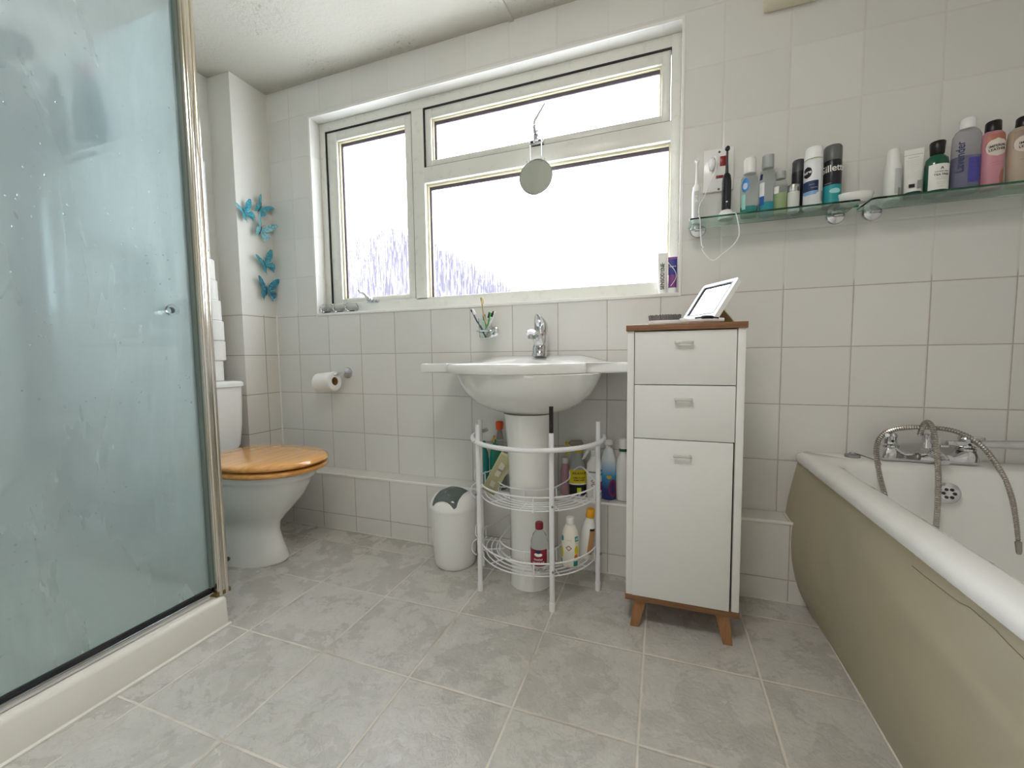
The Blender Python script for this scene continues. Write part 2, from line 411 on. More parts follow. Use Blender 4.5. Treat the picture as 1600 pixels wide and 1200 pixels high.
# ---------------------------------------------------------------- unseen ceiling lamp added as fill, placed from the basin shadow
L_ = thing('ceiling_fill_lamp', 'unseen white dome fill lamp added to the ceiling', 'lamp', (-.62, -1.5, HZ))
obj('base', lathe([(.24, -.03), (.245, -.02), (.245, 0)], 40), M_trimw, L_)
t = NT('fill_lamp_glow'); t.n.remove(t.b); em = t.add('ShaderNodeEmission'); em.inputs[0].default_value = (1, .965, .92, 1); em.inputs[1].default_value = FILL_LAMP
t.t.links.new(em.outputs[0], t.out.inputs[0])
obj('glow_dome', lathe([(.002, -.12), (.09, -.115), (.17, -.093), (.215, -.063), (.235, -.031)], 40, cap1=False), t.m, L_)

# ---------------------------------------------------------------- shower
def shower_glass():
    t = NT('fogged_shower_glass'); t.n.remove(t.b)
    streak = t.add('ShaderNodeMapping'); t.t.links.new(t.pos(), streak.inputs[0]); streak.inputs['Scale'].default_value = (1, 1, .25)
    n = t.noise(3.2, 5, .6, streak.outputs[0], .6); nf = t.noise(160, 3, .6); drops = t.add('ShaderNodeTexVoronoi'); drops.inputs['Scale'].default_value = 55
    t.t.links.new(t.pos(), drops.inputs['Vector'])
    dm = t.math('MULTIPLY', t.ramp(drops.outputs['Distance'], .10, .22, 1, 0), t.ramp(t.noise(5, 3), .55, .62))
    bp = t.add('ShaderNodeBump'); bp.inputs['Strength'].default_value = .5; bp.inputs['Distance'].default_value = .002
    t.put(bp.inputs['Height'], t.math('ADD', t.math('MULTIPLY', nf, .25), t.math('MULTIPLY', dm, 1.5)))
    g = t.add('ShaderNodeBsdfRefraction'); g.inputs['IOR'].default_value = 1.12; g.inputs['Color'].default_value = lin('#f1f7f8')
    t.put(g.inputs['Roughness'], t.ramp(n, .3, .7, .16, .36)); t.t.links.new(bp.outputs[0], g.inputs['Normal'])
    tr = t.add('ShaderNodeBsdfTransparent'); tr.inputs[0].default_value = lin('#eff6f6')
    df = t.add('ShaderNodeBsdfDiffuse'); df.inputs[0].default_value = lin('#f1f5f8')
    tl = t.add('ShaderNodeBsdfTranslucent'); tl.inputs[0].default_value = lin('#ecf6f6')
    fog = t.add('ShaderNodeMixShader'); fog.inputs[0].default_value = .5
    t.t.links.new(df.outputs[0], fog.inputs[1]); t.t.links.new(tl.outputs[0], fog.inputs[2])
    a = t.add('ShaderNodeMixShader'); a.inputs[0].default_value = .18
    t.t.links.new(g.outputs[0], a.inputs[1]); t.t.links.new(tr.outputs[0], a.inputs[2])
    c = t.add('ShaderNodeMixShader'); t.put(c.inputs[0], t.math('SUBTRACT', t.ramp(n, .3, .7, .46, .74), t.math('MULTIPLY', dm, .2)))
    t.t.links.new(a.outputs[0], c.inputs[1]); t.t.links.new(fog.outputs[0], c.inputs[2])
    clear_face(t, c.outputs[0]); return t.m
def clear_face(t, sh):
    gl = t.add('ShaderNodeBsdfGlossy'); gl.inputs['Roughness'].default_value = .02
    lw = t.add('ShaderNodeLayerWeight'); lw.inputs[0].default_value = .5
    fac = t.math('ADD', .045, t.math('MULTIPLY', t.math('POWER', lw.outputs['Facing'], 5.0), .8))
    f = t.add('ShaderNodeMixShader'); t.put(f.inputs[0], fac); t.t.links.new(sh, f.inputs[1]); t.t.links.new(gl.outputs[0], f.inputs[2])
    t.t.links.new(f.outputs[0], t.out.inputs[0])
def shower_clear():
    t = NT('clear_shower_glass'); t.n.remove(t.b)
    tr = t.add('ShaderNodeBsdfTransparent'); tr.inputs[0].default_value = lin('#f0f6f6'); clear_face(t, tr.outputs[0]); return t.m
M_sclear = shower_clear()
M_sglass = shower_glass()
M_tray = mat('cream_white_acrylic', '#dedbd0', .3, var=.02)
tr_ = thing('shower_tray', 'cream white rectangular shower tray with raised rim on the floor', 'shower tray', (-2.14, -1.26, 0))
def rrect(x0, x1, y0, y1, r, z, k=6):
    out = []
    for cx, cy, a in ((x1-r, y1-r, 0), (x0+r, y1-r, 90), (x0+r, y0+r, 180), (x1-r, y0+r, 270)):
        for i in range(k+1):
            t_ = math.radians(a+90*i/k); out.append((cx+r*math.cos(t_), cy+r*math.sin(t_), z))
    return out
b = NB(); X0, X1, Y0, Y1 = XL+.002, -1.733, -1.715, -.812
rr = [rrect(X0, X1+.006, Y0, Y1, .015, 0), rrect(X0, X1+.001, Y0, Y1, .015, .085), rrect(X0+.003, X1-.005, Y0+.003, Y1-.004, .014, .094),
      rrect(X0+.012, X1-.014, Y0+.012, Y1-.014, .012, .098), rrect(X0+.05, X1-.07, Y0+.06, Y1-.06, .05, .095), rrect(X0+.08, X1-.10, Y0+.09, Y1-.09, .06, .05), rrect(X0+.3, X1-.3, Y0+.3, Y1-.3, .05, .043)]
rings(b, rr)
for v in b.verts: v.co -= Vector((-2.14, -1.26, 0))
obj('tray', b, M_tray, tr_, ang=60)
b = NB(); tube(b, [(X1+.006+2.14, Y0+1.26, .002), (X1+.006+2.14, Y1+1.26, .002), ], .007, 6); obj('floor_seal', b, mat('floor_sealant', '#dedbd2', .5), tr_)
en = thing('shower_enclosure', 'fogged glass shower enclosure with gold-tinged chrome corner post', 'shower', (-1.78, -.81, .098))
def sp(name, b, m, parent=None, **k):
    for v in b.verts: v.co -= Vector((-1.78, -.81, .098))
    return obj(name, b, m, parent or en, **k)
door = sp('door_panel', bx(-1.778, -1.772, -1.66, -.835, .128, 1.955), M_sglass, smooth=False)
ret = sp('return_panel', bx(-2.525, -1.795, -.803, -.797, .128, 1.958), M_sglass, smooth=False)
b = NB()
prism(b, [(-1.752, -.832), (-1.748, -.826), (-1.748, -.800), (-1.753, -.793), (-1.785, -.789), (-1.797, -.795), (-1.797, -.812), (-1.785, -.836)], .1, 1.962)
for yy in (-.823, -.803): tube(b, [(-1.750, yy, .1), (-1.750, yy, 1.96)], .006, 12)
t = NT('chrome_painted_gold_reflection'); t.b.inputs['Metallic'].default_value = 1; t.b.inputs['Roughness'].default_value = .16
t.put(t.b.inputs['Base Color'], t.mix(t.ramp(t.noise(2.0, 2), .35, .65), lin('#dcd8d2'), lin('#d8cdb9'))); M_post = t.m  # pale gold reflection mixed into the base colour by noise
sp('corner_post', b, M_post)
b = NB(); prism(b, [(-1.745, -.838), (-1.745, -.787), (-1.8, -.785), (-1.8, -.838)], 1.962, 1.975); sp('post_cap', b, mat('black_plastic', '#1d1a1b', .4))
b = NB(); prism(b, [(-1.747, -.838), (-1.747, -.791), (-1.79, -.791), (-1.79, -.838)], .099, .112); sp('post_foot', b, mat('brass_tinged_metal', '#8d7a52', .35, 1.0))
b = NB(); box(b, -1.771, -1.768, -1.66, -.838, .100, 1.95) if False else box(b, -1.788, -1.758, -1.70, -.838, .099, .117, .003)
sp('bottom_channel', b, M_chrome)
b = NB(); box(b, -1.780, -1.769, -1.70, -.838, .116, .127, .002); sp('bottom_seal', b, M_gasket)
b = NB(); box(b, -1.786, -1.765, -.8395, -.833, .13, 1.955); sp('door_seal', b, mat('grey_seal', '#6f7a78', .4))
b = NB(); box(b, -2.544, -2.515, -.812, -.788, .098, 1.958, .002); box(b, -2.544, -1.795, -.806, -.794, .098, .128, .002); sp('wall_channel', b, M_chrome)
b = NB(); box(b, -1.79, -1.755, -1.70, -1.66, .1, 1.962, .003); sp('hinge_post', b, M_chrome)
b = NB(); box(b, -2.544, -1.79, -1.703, -1.697, .1, 1.958); sp('return_panel', b, M_sglass, smooth=False)
b = NB(); tube(b, [(-1.80, -.835, 1.940), (-2.05, -1.1, 1.955), (-2.53, -1.62, 1.955)], .008, 8); ball(b, (-1.815, -.845, 1.94), .014); sp('stabiliser_bar', b, M_plclear)
b = NB(); ball(b, (-1.752, -.907, 1.014), .017, .8, 1, 1, 20); tube(b, [(-1.773, -.907, 1.014), (-1.757, -.907, 1.014)], .008, 12); k1 = sp('door_knob', b, M_plclear)
b = NB(); ball(b, (-1.797, -.907, 1.014), .017, .8, 1, 1, 20); tube(b, [(-1.777, -.907, 1.014), (-1.79, -.907, 1.014)], .008, 12); sp('door_knob', b, M_plclear)
b = NB()
for i in range(150):
    yy = random.uniform(-1.5, -.86); zz = random.choice([random.uniform(.7, 1.65), random.gauss(1.25, .15)])
    ball(b, (-1.7715, yy, zz), random.uniform(.0012, .0028), .6, 1, random.uniform(1, 1.6), 6)
dr = sp('water_droplet', b, M_plclear); dr['kind'] = 'stuff'
for o_, ax in ((door, 0), (ret, 1)):        # condensation only on the inner face of each pane
    o_.data.materials.append(M_sclear)
    for pg_ in o_.data.polygons: pg_.material_index = 0 if pg_.normal[ax] < -.5 else 1
# inside the shower
rs = thing('shower_riser', 'dark chrome shower riser rail and hose on the wall behind the fogged glass', 'shower rail', (-2.505, -.875, .5))
def rp(name, b, m): 
    for v in b.verts: v.co -= Vector((-2.505, -.875, .5))
    return obj(name, b, m, rs)
M_dk = mat('dark_chrome', '#5d6468', .3, .8)
b = NB(); tube(b, [(-2.505, -.875, .53), (-2.505, -.875, 1.93)], .017, 12); rp('rail', b, M_dk)
for z in (.52, 1.9): rp('bracket', bx(-2.544, -2.49, -.895, -.855, z, z+.04, .004), M_dk)
b = NB(); tube(b, spline([(-2.48, -.885, 1.8), (-2.462, -.90, 1.4), (-2.465, -.905, .9), (-2.475, -.93, .5), (-2.50, -1.02, .42), (-2.53, -1.1, .8)]), .009, 8); rp('hose', b, M_dk)
b = lathe([(.012, 0), (.02, .02), (.05, .05), (.052, .062)], 24); 
for v in b.verts: v.co = Matrix.Rotation(math.radians(150), 3, 'Y') @ v.co + Vector((-2.42, -.89, 2.0))
tube(b, [(-2.505, -.875, 1.93), (-2.47, -.88, 2.0), (-2.42, -.89, 2.0)], .011, 8); rp('shower_head', b, M_dk)
cd = thing('shower_caddy', 'wire shower basket hanging inside the fogged glass enclosure', 'shower basket', (-2.3, -.86, 1.58))
b = NB()
for z in (0, .035, .07):
    tube(b, [(-.2, .045, z), (.13, .045, z), (.13, -.06, z), (-.2, -.06, z)], .0035, 6, closed=True)
for i in range(12): tube(b, [(-.2+.03*i, .045, 0), (-.2+.03*i, -.06, 0)], .0022, 5)
obj('basket', b, M_dk, cd)
for pth in ([(-.12, .045, .05), (-.12, .05, .34), (-.12, .055, .384), (-.12, .068, .384), (-.12, .068, .35)], [(.06, .045, .05), (.06, .05, .34), (.06, .055, .384), (.06, .068, .384), (.06, .068, .35)], [(.12, .045, .05), (.17, .04, .04), (.22, .04, .01)]):
    obj('hook', tube(NB(), pth, .003, 6), M_dk, cd)
M_blueb = mat('blue_shampoo_plastic', '#1f6c86', .25)
o = thing('shampoo_bottle', 'blue shampoo bottle hanging upside down behind the fogged glass', 'bottle', (-2.09, -.87, 1.575))
obj('body', lathe([(.04, .0), (.055, .01), (.06, .06), (.052, .12), (.04, .17), (.022, .2)], 28, 1, .55), M_blueb, o)
obj('cap', lathe([(.018, .2), (.018, .235), (.008, .245)], 20), mat('pink_plastic', '#c77f9a', .3), o)
b = NB(); tube(b, spline([(0, 0, .24), (.02, 0, .28), (.01, .02, .33), (-.01, .04, .375), (-.01, .062, .385), (-.01, .068, .36)]), .0025, 6); obj('hanging_loop', b, mat('pink_plastic', '#c77f9a', .3), o)
for (x, c, h, lab) in ((-.15, '#3f4a54', .17, 'dark grey bottle in the wire basket behind the fogged glass'), (-.06, '#8fa39f', .2, 'pale grey green bottle in the wire basket behind the fogged glass'), (.05, '#456a70', .24, 'slate teal bottle in the wire basket behind the fogged glass')):
    q = thing('shower_gel_bottle', lab, 'bottle', (-2.3+x, -.865, 1.584), group='bottles in the shower basket')
    obj('body', lathe([(.02, 0), (.03, .004), (.031, h*.6), (.024, h*.75), (.014, h*.8)], 20, 1, .7), mat('gel'+c[1:], c, .3), q)
    obj('cap', lathe([(.014, h*.8), (.014, h), (.01, h*1.01)], 16), mat('gelcap'+c[1:], '#2c2f33', .4), q)

# ---------------------------------------------------------------- toilet
CX, CY = -2.0, -.445
to = thing('toilet', 'white close-coupled toilet with varnished pine seat and lid', 'toilet', (CX, CY, 0))
def egg(xf, xb, hw, z, n=56, e=.9, eb=.62):
    mx = xb+(xf-xb)*.46; out = []
    for i in range(n):
        a = 2*PI*i/n; c, s = math.cos(a), math.sin(a)
        if c >= 0: x = mx+(xf-mx)*abs(c)**e; y = hw*math.copysign(abs(s)**.95, s)
        else: x = mx-(mx-xb)*abs(c)**eb; y = hw*math.copysign(abs(s)**.8, s)
        out.append((x-CX, y, z))
    return out
b = NB()
prof = [(-1.915, -2.40, .108, 0), (-1.905, -2.42, .106, .012), (-1.925, -2.45, .096, .06), (-1.945, -2.47, .088, .13), (-1.938, -2.48, .088, .17), (-1.905, -2.49, .105, .205), (-1.86, -2.495, .135, .25),
        (-1.815, -2.50, .160, .30), (-1.785, -2.50, .174, .35), (-1.772, -2.50, .180, .375), (-1.762, -2.50, .187, .378), (-1.755, -2.50, .190, .40), (-1.762, -2.50, .186, .408), (-1.80, -2.30, .15, .408), (-1.82, -2.28, .13, .38), (-1.88, -2.22, .09, .28), (-1.95, -2.15, .04, .24)]
rings(b, [egg(xf, xb, hw, z) for xf, xb, hw, z in prof])
obj('pan', b, M_ceramic, to, ang=70)
# trapway bulges and fixing
b = NB()
for s in (-1, 1):
    tube(b, spline([(-.13, s*.075, .26), (-.2, s*.085, .2), (-.24, s*.09, .12), (-.22, s*.095, .05)]), [.05, .045, .04, .03], 12)
obj('trapway', b, M_ceramic, to, ang=70)
b = NB(); ball(b, (-.10, -.108, .035), .009); obj('fixing_bolt', b, mat('rusty_screw', '#4a3d33', .5), to)
b = NB(); 
rings(b, [egg(-1.727, -2.235, .192, .410), egg(-1.716, -2.24, .199, .415), egg(-1.714, -2.24, .200, .425), egg(-1.722, -2.24, .196, .431), egg(-1.80, -2.19, .125, .431), egg(-1.80, -2.19, .125, .410)], False, False)
seat = obj('seat', b, M_pine, to, ang=60)
b = NB(); rings(b, [egg(-1.73, -2.235, .19, .437), egg(-1.715, -2.245, .199, .441), egg(-1.710, -2.248, .203, .448), egg(-1.714, -2.246, .200, .456), egg(-1.73, -2.235, .19, .461), egg(-1.80, -2.18, .13, .463), egg(-1.95, -2.05, .03, .463)])
obj('lid', b, M_pine, to, ang=60)
for x, s in ((.21, .09), (.21, -.09), (-.05, .183), (-.05, -.183)): obj('seat_buffer', ball(NB(), (x, s, .434), .006), M_gasket, to)
for s in (-1, 1):
    b = NB(); tube(b, [(-.255, s*.08-.02, .43), (-.255, s*.08+.02, .43)], .011, 12); tube(b, [(-.255, s*.08, .405), (-.255, s*.08, .43)], .006, 8)
    obj('hinge', b, M_chrome, to)
b = NB(); x0, x1 = -2.540-CX, -2.335-CX
rings(b, [rrect(x0, x1-.03, -.165, .165, .04, .405), rrect(x0, x1-.008, -.18, .18, .04, .45), rrect(x0, x1-.003, -.19, .19, .04, .55), rrect(x0, x1, -.196, .196, .04, .735)])
obj('cistern', b, M_ceramic, to, ang=50)
b = NB(); rings(b, [rrect(x0, x1+.006, -.202, .202, .042, .736), rrect(x0, x1+.006, -.202, .202, .042, .752), rrect(x0+.004, x1, -.196, .196, .04, .760), rrect(x0+.03, x1-.03, -.16, .16, .03, .764)])
obj('cistern_lid', b, M_ceramic, to, ang=50)
# rolls stacked on the cistern
M_paper = mat('toilet_paper', '#e9e6e0', .9, bump=.15, nscale=90, var=.03); M_card = mat('brown_card_tube', '#8a6a48', .9)
def roll(name, label, loc, rot=(0, 0, 0), r=.055, h=.1, group=None):
    q = thing(name, label, 'toilet roll', loc, rot, group)
    obj('paper', lathe([(.021, 0), (r-.004, 0), (r, .004), (r, h-.004), (r-.004, h), (.021, h), (.021, 0)], 40, cap0=False, cap1=False), M_paper, q)
    obj('core', lathe([(.019, .001), (.021, .001), (.021, h-.001), (.019, h-.001), (.019, .001)], 24, cap0=False, cap1=False), M_card, q)
    return q
rx = [(-2.455, -.336), (-2.452, -.322), (-2.450, -.326), (-2.455, -.330), (-2.46, -.338), (-2.462, -.345)]
place_txt = ['lowest, standing on the cistern', 'second from the cistern', 'third from the cistern', 'fourth from the cistern', 'fifth from the cistern', 'topmost under the wall cabinet']
for i, (x, y) in enumerate(rx):
    roll('toilet_roll', 'white toilet roll in the stack beside the shower post, '+place_txt[i], (x, y, .764+i*.0965), (0, 0, i), h=.096, group='toilet rolls stacked on the cistern')
wc = thing('wall_cabinet', 'white wall cabinet hung above the stacked toilet rolls', 'cabinet', (-2.545, -.5, 1.355))
obj('carcass', bx(0, .07, -.2, .2, 0, .45, .002), M_lam, wc); obj('door', bx(.072, .09, -.2, .2, 0, .45, .002), M_lam, wc)
b = NB(); ball(b, (.105, .17, .03), .012); tube(b, [(.09, .17, .03), (.1, .17, .03)], .005); obj('knob', b, M_chrome, wc)

# ---------------------------------------------------------------- butterflies on the pier
t = NT('turquoise_wing'); n = t.noise(60, 4, .7, None, 1.5); n2 = t.noise(9, 2)
t.put(t.b.inputs['Base Color'], t.mix(t.ramp(n, .40, .62), lin('#2e7f92'), lin('#5fb9c6'))); t.b.inputs['Roughness'].default_value = .35; M_wing = t.m
t = NT('pale_turquoise_wing'); n = t.noise(90, 4, .7, None, 2)
t.put(t.b.inputs['Base Color'], t.mix(t.ramp(n, .42, .56), lin('#3f96a8'), lin('#a9d3d6'))); t.b.inputs['Roughness'].default_value = .35; M_wing2 = t.m
t = NT('deep_turquoise_wing'); n = t.noise(60, 4, .7, None, 1.5)
t.put(t.b.inputs['Base Color'], t.mix(t.ramp(n, .42, .6), lin('#1d4f66'), lin('#3aa6bd'))); t.b.inputs['Roughness'].default_value = .35; M_wing3 = t.m
M_bfb = mat('dark_butterfly_body', '#163a4a', .5)
FW = [(0, .004), (.010, .022), (.026, .040), (.044, .050), (.050, .046), (.047, .034), (.038, .016), (.026, .004), (.010, -.002), (0, -.002)]
HW = [(0, .0), (.014, -.001), (.030, -.001), (.036, -.012), (.033, -.026), (.024, -.034), (.021, -.044), (.017, -.034), (.008, -.022), (0, -.006)]
def butterfly(label, y, z, rot, open_, s, m):
    q = thing('butterfly', label, 'butterfly decoration', (-2.390, y, z), group='butterflies on the wall pier')
    for sgn in (1, -1):
        b = NB()
        for shp in (FW, HW):
            vs = []
            for (a, c) in shp:
                a *= s; c *= s
                yy = a*math.cos(open_)*sgn; xx = a*math.sin(open_)+.004
                Y = yy*math.cos(rot)-c*math.sin(rot); Z = yy*math.sin(rot)+c*math.cos(rot)
                vs.append((xx, Y, Z))
            rings(b, [[(x-.0004, y_, z_) for x, y_, z_ in vs], [(x+.0004, y_, z_) for x, y_, z_ in vs]])
        obj('wing', b, m, q, smooth=False)
    b = NB(); c, sn = math.cos(rot), math.sin(rot)
    P = lambda v, x=.004: (x, -v*s*sn, v*s*c)
    tube(b, [P(-.022, .0), P(-.012), P(0), P(.012), P(.016)], [.001, .0022, .0026, .002, .001], 8)
    for sg in (-1, 1): tube(b, [P(.014), (.008, (-.028*s*sn+sg*.01*c), (.028*s*c+sg*.01*sn))], .0006, 5)
    obj('body', b, M_bfb, q)
    return q
butterfly('small turquoise butterfly nearest the pier edge, tilted to its left', -.165, 1.603, .5, .55, 1.1, M_wing)
butterfly('topmost pale turquoise butterfly close to the window-wall corner', -.075, 1.652, -.55, .5, 1.05, M_wing)
butterfly('largest butterfly, lacy pale wings, third from the top', -.078, 1.540, -.35, .55, 1.35, M_wing2)
butterfly('turquoise butterfly with a tail, second from the bottom', -.065, 1.368, .45, .5, 1.25, M_wing)
butterfly('lowest butterfly, deep blue-green wings and dark body', -.062, 1.233, 0.0, .35, 1.35, M_wing3)

# ---------------------------------------------------------------- paper holder
ph = thing('toilet_roll_holder', 'chrome toilet roll holder with round plate on the tiled wall', 'toilet roll holder', (-1.925, 0, .79))
b = lathe([(.001, 0), (.028, 0), (.029, .004), (.026, .009), (.001, .010)], 32)
for v in b.verts: v.co = Vector((v.co.x, -v.co.z, v.co.y))
obj('wall_plate', b, M_chrome, ph)
b = NB(); tube(b, spline([(0, -.005, 0), (.0, -.05, 0), (-.005, -.08, -.004), (-.03, -.088, -.006), (-.09, -.088, -.008), (-.118, -.088, -.008)]), .0065, 10); obj('arm', b, M_chrome, ph)
roll('toilet_roll', 'white toilet roll on the chrome holder, brown core showing', (-1.930, -.088, .752), (0, -PI/2-.10, .0), r=.048, h=.105)

# ---------------------------------------------------------------- glass domes on the sill
M_dome = mat('thin_clear_glass', '#ffffff', .02, trans=1.0, var=0, ior=1.15)
for i, (x, w) in enumerate(((-2.070, 'leftmost, against the tiled reveal'), (-1.99, 'middle one of three'), (-1.91, 'nearest the window handle'))):
    q = obj('glass_tealight_holder', lathe([(.022, 0), (.03, .004), (.036, .018), (.033, .034), (.024, .046), (.020, .046), (.028, .032), (.030, .018), (.022, .008), (.001, .006)], 28), M_dome, loc=(x, .028, WZ0+.004))
    tag(q, 'round clear glass tealight holder on the window sill, '+w, 'tealight holder', 'glass holders on the window sill')

# ---------------------------------------------------------------- basin and pedestal
BX, BY = -.895, -.235
ba = thing('wash_basin', 'white ceramic wash basin with side wings on a pedestal', 'basin', (BX, BY, 0))
def raise_(x, y):
    t_ = max(0, min(1, (y+.16)/.12)); s = max(0, 1-max(0, abs(x-BX)-.16)/.16)
    return .027*t_*t_*(3-2*t_)*s*s*(3-2*s)
def outline(i, n, s=1.0):
    a = 2*PI*i/n; dx, dy = math.cos(a), math.sin(a)
    x0, x1 = -1.292, -.506; best = 1e9
    # walls
    if dx > 0: best = min(best, (x1-BX)/dx)
    if dx < 0: best = min(best, (x0-BX)/dx)
    if dy > 0: best = min(best, (-.002-BY)/dy)
    if dy < 0:
        # wing line from (-1.292,-.325) to (-.498,-.262)
        m = (-.262+.325)/(x1-x0); y_at = -.325+m*(BX-x0)
        if dy-m*dx < -1e-6: best = min(best, (y_at-BY)/(dy-m*dx))
        # bowl bulge: ellipse centred (-.905,-.235)
        ex, ey = (.30 if dx < 0 else .255), .234; q = 1/math.sqrt((dx/ex)**2+(dy/ey)**2)
        if dy < -.22:
            k_ = .004 if dx < 0 else .022; m_ = max(best, q); best = m_ + k_*math.log(math.exp((best-m_)/k_)+math.exp((q-m_)/k_))
    return BX+dx*best*s, BY+dy*best*s
N = 160
def oring(s, z, rz=True):
    out = []
    for i in range(N):
        x, y = outline(i, N, s); zz = z+(raise_(x, y) if rz else 0); out.append((x-BX, y-BY, zz))
    return out
def ering(a, b_, z, cx=-.89, cy=-.25, rz=False):
    out = []
    for i in range(N):
        t_ = 2*PI*i/N; x = cx+a*math.cos(t_); y = cy+b_*math.sin(t_)
        out.append((x-BX, y-BY, z+(raise_(x, y) if rz else 0)))
    return out
def blend(r1, r2, t_, dz=0): return [(a[0]*(1-t_)+c[0]*t_, a[1]*(1-t_)+c[1]*t_, a[2]*(1-t_)+c[2]*t_+dz) for a, c in zip(r1, r2)]
b = NB(); rr = []
rr.append(ering(.088, .088, .652, -.868, -.262))
for z, k in ((.656, .36), (.664, .48), (.678, .62), (.70, .76), (.73, .88), (.765, .96), (.79, 1.0), (.803, 1.02)):
    rr.append(ering(.272*k, .208*k, z, -.868-.01*(k), -.25+.006*k))
rr += [oring(.965, .806, False), oring(.99, .807, False), oring(1.0, .812, False), oring(1.0, .832), oring(.993, .839), oring(.975, .8415)]
e0 = ering(.25, .165, .8395, -.90, -.275, True)
for t_ in (.35, .7): 
    q = blend(rr[-1], e0, t_); rr.append([(x, y, .840+raise_(x+BX, y+BY)) for x, y, z in q])
rr.append(e0)
for z, k in ((.835, .97), (.81, .92), (.77, .82), (.73, .66), (.705, .42), (.70, .1)): rr.append(ering(.25*k, .165*k, z, -.90+.02*(1-k), -.275+.02*(1-k)))
rings(b, rr); obj('bowl', b, M_ceramic, ba, ang=50)
b = NB(); rr = []
for z, rx_, ry_, cx, cy in ((0, .080, .082, -.868, -.245), (.01, .078, .080, -.868, -.245), (.12, .075, .08, -.868, -.245), (.35, .077, .082, -.868, -.248), (.55, .083, .088, -.868, -.252), (.64, .090, .092, -.868, -.258), (.656, .092, .094, -.868, -.26)):
    rr.append([(x-BX, y-BY, z_) for x, y, z_ in circ(cx, cy, z, rx_, ry_, 48)])
rings(b, rr); obj('pedestal', b, M_ceramic, ba, ang=60)
tp = thing('basin_tap', 'chrome single-lever mixer tap on the wash basin', 'tap', (-.868, -.09, .862))
tp.scale = (1.22, 1.15, 1.0)
b = NB(); tube(b, spline([(0, -.012, 0), (0, -.006, .03), (0, .006, .065), (0, .012, .098)]), [.026, .0245, .023, .022], 24); obj('body', b, M_chrome, tp)
b = NB(); tube(b, spline([(0, .0, .02), (0, -.03, .07), (0, -.06, .088), (0, -.10, .093), (0, -.115, .088)]), [.012, .017, .017, .016, .014], 20, flat=.75)
sp_ = obj('spout', b, M_chrome, tp)
b = NB(); tube(b, [(0, -.103, .088), (0, -.106, .070)], .0115, 16); obj('aerator', b, mat('satin_chrome', '#a9a9ab', .25, 1.0), tp)
b = NB(); rr = []
for k, (y, z, rx_, ry_) in enumerate(((.012, .100, .023, .023), (.012, .118, .0235, .024), (.008, .134, .0225, .025), (-.004, .148, .018, .026), (-.022, .159, .012, .020), (-.04, .165, .005, .008))):
    rr.append([(rx_*math.cos(2*PI*i/24), y+ry_*math.sin(2*PI*i/24), z-.35*(ry_*math.sin(2*PI*i/24))*(k/5)) for i in range(24)])
rings(b, rr); obj('lever', b, M_chrome, tp)

# ---------------------------------------------------------------- tumbler with brushes
tb = thing('tumbler_holder', 'chrome ring holder on the tiles carrying a glass tumbler', 'tumbler holder', (-1.112, 0, .975))
b = lathe([(.001, 0), (.027, 0), (.028, .005), (.02, .010), (.001, .012)], 28)
for v in b.verts: v.co = Vector((v.co.x+.0, -v.co.z, v.co.y))
obj('wall_plate', b, M_chrome, tb)
b = NB(); tube(b, [(-.001, -.008, 0), (-.006, -.040, 0)], .007, 10)
tube(b, [(-.006+.034*math.cos(a*PI/16), -.075+.034*math.sin(a*PI/16), 0) for a in range(32)], .0045, 8, closed=True); obj('ring', b, M_chrome, tb)
tum = tag(obj('glass_tumbler', lathe([(.001, -.035), (.024, -.035), (.025, -.03), (.029, .052), (.0275, .052), (.0235, -.028), (.001, -.028)], 32), M_glassclear, loc=(-1.118, -.075, .977)), 'clear glass tumbler held in the chrome ring', 'tumbler')
def toothbrush(label, base, tip, m, mb, head=.025, r=.0032, bend=0.0):
    B = Vector(base); Tt = Vector(tip); d = (Tt-B)
    q = thing('toothbrush', label, 'toothbrush', base, group='toothbrushes in the glass tumbler')
    side = d.cross(Vector((0, 0, 1))).normalized(); nrm = side.cross(d).normalized()
    b = NB(); tube(b, spline([Vector((0, 0, 0)), d*.3+nrm*.002, d*.6-nrm*.001, d*.84, d]), [r, r*1.25, r*.8, r*.75, r*1.1], 8, flat=1.3); obj('handle', b, m, q)
    b = NB(); u = d.normalized()
    for k in range(5):
        c = d-u*(.004+k*head/5); tube(b, [c, c-side*.002*0+Vector((0, 0, 1)).lerp(-nrm, 1)*-.0+(-nrm if nrm.z < 0 else nrm)*.011], .003, 6)
    obj('bristles', b, mb, q)
M_br = mat('white_bristles', '#f2f2ee', .8); M_bk = mat('black_plastic', '#1d1a1b', .4)
toothbrush('toothbrush with a tall bamboo handle, rising above the others', (-1.108, -.072, .948), (-1.135, -.075, 1.118), mat('bamboo', '#b79a6c', .5), mat('cream_bristles', '#e2d5a4', .8))
toothbrush('dark blue and white toothbrush leaning to the left in the tumbler', (-1.113, -.080, .948), (-1.178, -.085, 1.068), mat('navy_plastic', '#27425c', .3), M_br)
toothbrush('bright green toothbrush with black tip leaning away from the wall', (-1.125, -.068, .948), (-1.085, -.088, 1.052), mat('green_plastic', '#4fae4a', .3), M_bk)
toothbrush('pale mint toothbrush standing behind the bamboo one', (-1.122, -.062, .948), (-1.135, -.058, 1.048), mat('mint_plastic', '#a8d8cc', .3), M_bk)
toothbrush('white and black toothbrush leaning furthest to the right', (-1.122, -.078, .948), (-1.066, -.086, 1.054), mat('white_brush', '#e6e6e6', .3), M_bk)

